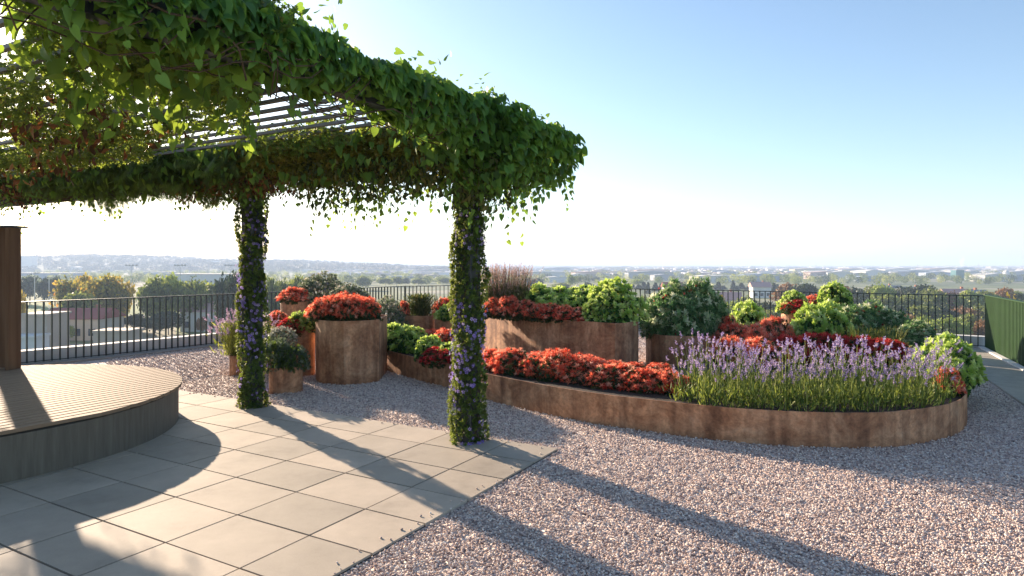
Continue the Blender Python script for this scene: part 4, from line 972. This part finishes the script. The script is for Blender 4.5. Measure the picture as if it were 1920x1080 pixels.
# floodlight masts
for px, Z in ((247, 300), (338, 310), (432, 320)):
    root = empty('floodlight_mast', (cx(px, Z), Z, CITY)); tag(root, {247: 'left floodlight mast standing up behind the orange trees', 338: 'middle floodlight mast behind the yellow green trees', 432: 'right floodlight mast beside the left column'}[px], 'floodlight mast')
    MB().tube([(0, 0, 0), (0, 0, 14.6)], [.16, .09], 8).build('pole', wall_m['grey'], root)
    cb_ = MB().box((0, 0, 14.7), (5.5, .25, .2)).build('crossbar', wall_m['grey'], root)
    for k in range(4): MB().box((-2.4+k*1.6, -.2, 15), (.8, .4, .5)).build('lamp', wall_m['grey'], cb_)
for px, Z, yt in ((65, 150, 512), (92, 170, 520)):
    H = (1.7-(yt-497)*Z/1221)-CITY; root = empty('lamp_post', (cx(px, Z), Z, CITY)); tag(root, 'thin pale lamp post at far left, %s of two' % ('left' if px == 65 else 'right'), 'lamp post')
    MB().tube([(0, 0, 0), (0, 0, H)], .09, 8).build('pole', wall_m['white'], root); MB().box((.5, 0, H), (1.2, .3, .15)).build('lamp_head', wall_m['grey'], root)
# distant city as individual blocks then a mass
gname = 'far buildings on the plain'
bm_ = MB().box((0, 0, .5), (1, 1, 1)); proto_b = {}
for i in range(130):
    Z = 560*math.exp(random.random()*1.3); px = random.uniform(1000, 1960) if random.random() < .8 else random.uniform(560, 1000)
    wl = random.choice(['white', 'white', 'white', 'grey', 'blue', 'cream', 'pink'])
    if wl not in proto_b:
        o = MB().box((0, 0, .5), (1, 1, 1)).add([(-.53, -.53, 1.001), (.53, -.53, 1.001), (.53, .53, 1.001), (-.53, .53, 1.001), (0, -.53, 1.18), (0, .53, 1.18)], [(0, 1, 4), (1, 2, 5, 4), (2, 3, 5), (3, 0, 4, 5)]).build('far_building', wall_m[wl]); proto_b[wl] = o
    else: o = proto_b[wl].copy(); link(o)
    o.location = (cx(px, Z), Z, CITY); o.scale = (random.uniform(12, 55)*(Z/900)**.3, random.uniform(10, 20), random.uniform(4, 8)*(Z/900)**.4); o.rotation_euler = (0, 0, random.uniform(-.25, .25))
    tag(o, 'low %s building on the hazy city plain beyond the terrace' % {'white': 'white', 'grey': 'grey', 'blue': 'bluish', 'cream': 'cream', 'pink': 'pinkish'}[wl], 'building', gname+', '+wl)
def mass(N_, zr, xr, mats_, name):
    o_ = []
    V0 = A([(-.5, -.5, 0), (.5, -.5, 0), (.5, .5, 0), (-.5, .5, 0), (-.5, -.5, 1), (.5, -.5, 1), (.5, .5, 1), (-.5, .5, 1)])
    T0 = np.array([(0, 1, 5), (0, 5, 4), (1, 2, 6), (1, 6, 5), (2, 3, 7), (2, 7, 6), (3, 0, 4), (3, 4, 7), (4, 5, 6), (4, 6, 7)])
    Z = zr[0]*np.exp(rng.random(N_)*math.log(zr[1]/zr[0])); X = rng.uniform(*xr, N_)*Z; s_ = np.stack([rng.uniform(7, 40, N_)*(Z/1500)**.7, rng.uniform(8, 18, N_), rng.uniform(3, 7, N_)*(Z/1500)**.5], 1)
    V = V0[None]*s_[:, None]+np.stack([X, Z, np.full(N_, CITY)], 1)[:, None]
    T = T0[None]+(np.arange(N_)*8)[:, None, None]
    return tag(tri_mesh(name, V.reshape(-1, 3), T.reshape(-1, 3), np.repeat(rng.random(N_), 8), mats_), kind='stuff')
cw, nt_, N_a, L_a, b_a = nodes('city_walls'); at_ = N_a.new('ShaderNodeAttribute'); at_.attribute_name = 'rnd'
crr = ramp(N_a, [(0, (.75, .74, .72)), (.3, (.6, .55, .5)), (.5, (.45, .42, .42)), (.7, (.5, .35, .3)), (1, (.3, .33, .38))]); L_a.new(at_.outputs['Fac'], crr.inputs[0]); L_a.new(crr.outputs[0], b_a.inputs[0])
mass(4200, (850, 6000), (-.3, .82), cw, 'distant_city')
# hillside houses
for i in range(30):
    px = random.uniform(30, 560); Y = random.uniform(1280, 1700); x = cx(px, Y); wl = random.choice(['white', 'cream', 'pink'])
    o = proto_b[wl].copy(); link(o); o.location = (x, Y, hill_z(x, Y)-1); o.scale = (random.uniform(10, 30), 10, random.uniform(5, 9)); o.rotation_euler = (0, 0, random.uniform(-.4, .4))
    tag(o, 'small %s building on the wooded hill at the left' % {'white': 'white', 'cream': 'cream', 'pink': 'pinkish'}[wl], 'building', 'hillside buildings, '+wl)
# tower, church, masts, chimney with smoke on the right
Zt = 640; tw = empty('office_tower', (cx(1795, Zt), Zt, CITY)); tag(tw, 'blue green office tower standing out on the plain at right', 'tower')
MB().box((0, 0, 3.5+1), (8, 8, 11)).build('wall', wall_m['teal'], tw); MB().box((0, 0, 10.3), (6, 6, .6)).build('roof', wall_m['grey'], tw)
Zc = 620; chh = empty('church', (cx(1887, Zc), Zc, CITY)); tag(chh, 'white domed church on the plain at far right', 'church')
MB().box((0, 0, 3), (12, 9, 6)).build('wall', wall_m['white'], chh); MB().lathe((0, 0, 0), [(2.6, 6), (2.6, 8), (2.3, 8.8), (1.4, 9.6), (.4, 10), (.15, 11.5)], 16).build('dome', wall_m['white'], chh)
Zs = 2300; ck = empty('chimney', (cx(1803, Zs), Zs, CITY)); tag(ck, 'slim factory chimney below the smoke plume at right', 'chimney')
HS = 1.7-(508-497)*Zs/1221-CITY+9
MB().tube([(0, 0, 0), (0, 0, HS)], [3, 2], 12).build('shaft', wall_m['white'], ck)
sm, nts, Ns, Ls, bs = nodes('smoke'); Ns.remove(bs); pvn = Ns.new('ShaderNodeVolumePrincipled'); pvn.inputs['Density'].default_value = .07; pvn.inputs['Color'].default_value = (.95, .95, .95, 1); Ls.new(pvn.outputs[0], Ns['Material Output'].inputs['Volume'])
pl = MB(); pts = []; rr = []
for k in range(9): pts.append((2*math.sin(k*1.1)+k*.6, 0, HS+.5+k*5.2)); rr.append(2.5+1.9*k if k < 4 else max(2, 9-(k-4)*1.7))
pl.tube(pts, rr, 10); o = pl.build('smoke_plume', sm); o.location = ck.location; tag(o, 'white smoke plume rising above the factory chimney', 'smoke')
for px in (1445, 1530, 1617, 1720, 1835):
    Zm = 2000; root = MB().tube([(0, 0, 0), (0, 0, 15+random.uniform(2, 8))], [1.0, .5], 5).add([], []).box((0, 0, 14), (6, .5, .6)).build('power_mast', wall_m['grey']); root.location = (cx(px, Zm), Zm, CITY); tag(root, 'thin grey mast on the hazy horizon', 'mast', 'masts on the horizon')

# ------------------------------------------------------------------ haze
hz, nth, Nh, Lh, bh = nodes('haze_air'); Nh.remove(bh); pvh = Nh.new('ShaderNodeVolumePrincipled')
pvh.inputs['Density'].default_value = .00042; pvh.inputs['Color'].default_value = (.58, .73, 1, 1); pvh.inputs['Anisotropy'].default_value = .12
Lh.new(pvh.outputs[0], Nh['Material Output'].inputs['Volume'])
o = MB().box((0, (FAR-600)/2, (60+CITY-1)/2), (2*FAR+20, FAR+600+20, 60-CITY+1)).build('haze', hz); tag(o, kind='stuff')

# ------------------------------------------------------------------ light, sky, camera
SUN_AZ = R(40.3); SUN_EL = R(16.2)      # left of the view axis, above the horizon
sd = A([-math.sin(SUN_AZ)*math.cos(SUN_EL), math.cos(SUN_AZ)*math.cos(SUN_EL), math.sin(SUN_EL)])
sl = bpy.data.lights.new('sun', 'SUN'); sl.energy = 5.0; sl.angle = R(.5); sl.color = (1, .8, .6)
so = bpy.data.objects.new('sun', sl); link(so); so.rotation_euler = mathutils.Vector(tuple(-sd)).to_track_quat('-Z', 'Y').to_euler()
w = bpy.data.worlds.new('World'); sc.world = w; w.use_nodes = True; Nw, Lw_ = w.node_tree.nodes, w.node_tree.links
sky = Nw.new('ShaderNodeTexSky'); sky.sky_type = 'NISHITA'; sky.sun_disc = False; sky.sun_elevation = SUN_EL; sky.sun_rotation = -SUN_AZ
sky.air_density = 1.0; sky.dust_density = .7; sky.ozone_density = 2.0; sky.altitude = 200
hs = Nw.new('ShaderNodeHueSaturation'); hs.inputs['Saturation'].default_value = 1.0; Lw_.new(sky.outputs[0], hs.inputs['Color']); Lw_.new(hs.outputs[0], Nw['Background'].inputs[0]); Nw['Background'].inputs[1].default_value = .09
cd = bpy.data.cameras.new('camera'); co = bpy.data.objects.new('camera', cd); link(co); co.location = (0, 0, S); co.rotation_euler = (R(90), 0, 0)
cd.lens = 36*1221/1920; cd.sensor_width = 36; cd.shift_y = -43/1920; cd.clip_end = 30000; cd.clip_start = .05
sc.camera = co
sc.view_settings.view_transform = 'Standard'; sc.view_settings.look = 'None'; sc.view_settings.exposure = 1.45; sc.view_settings.gamma = 1
sc.cycles.use_denoising = True; sc.cycles.max_bounces = 8; sc.cycles.volume_bounces = 1; sc.cycles.transparent_max_bounces = 8
sc.cycles.sample_clamp_indirect = 6
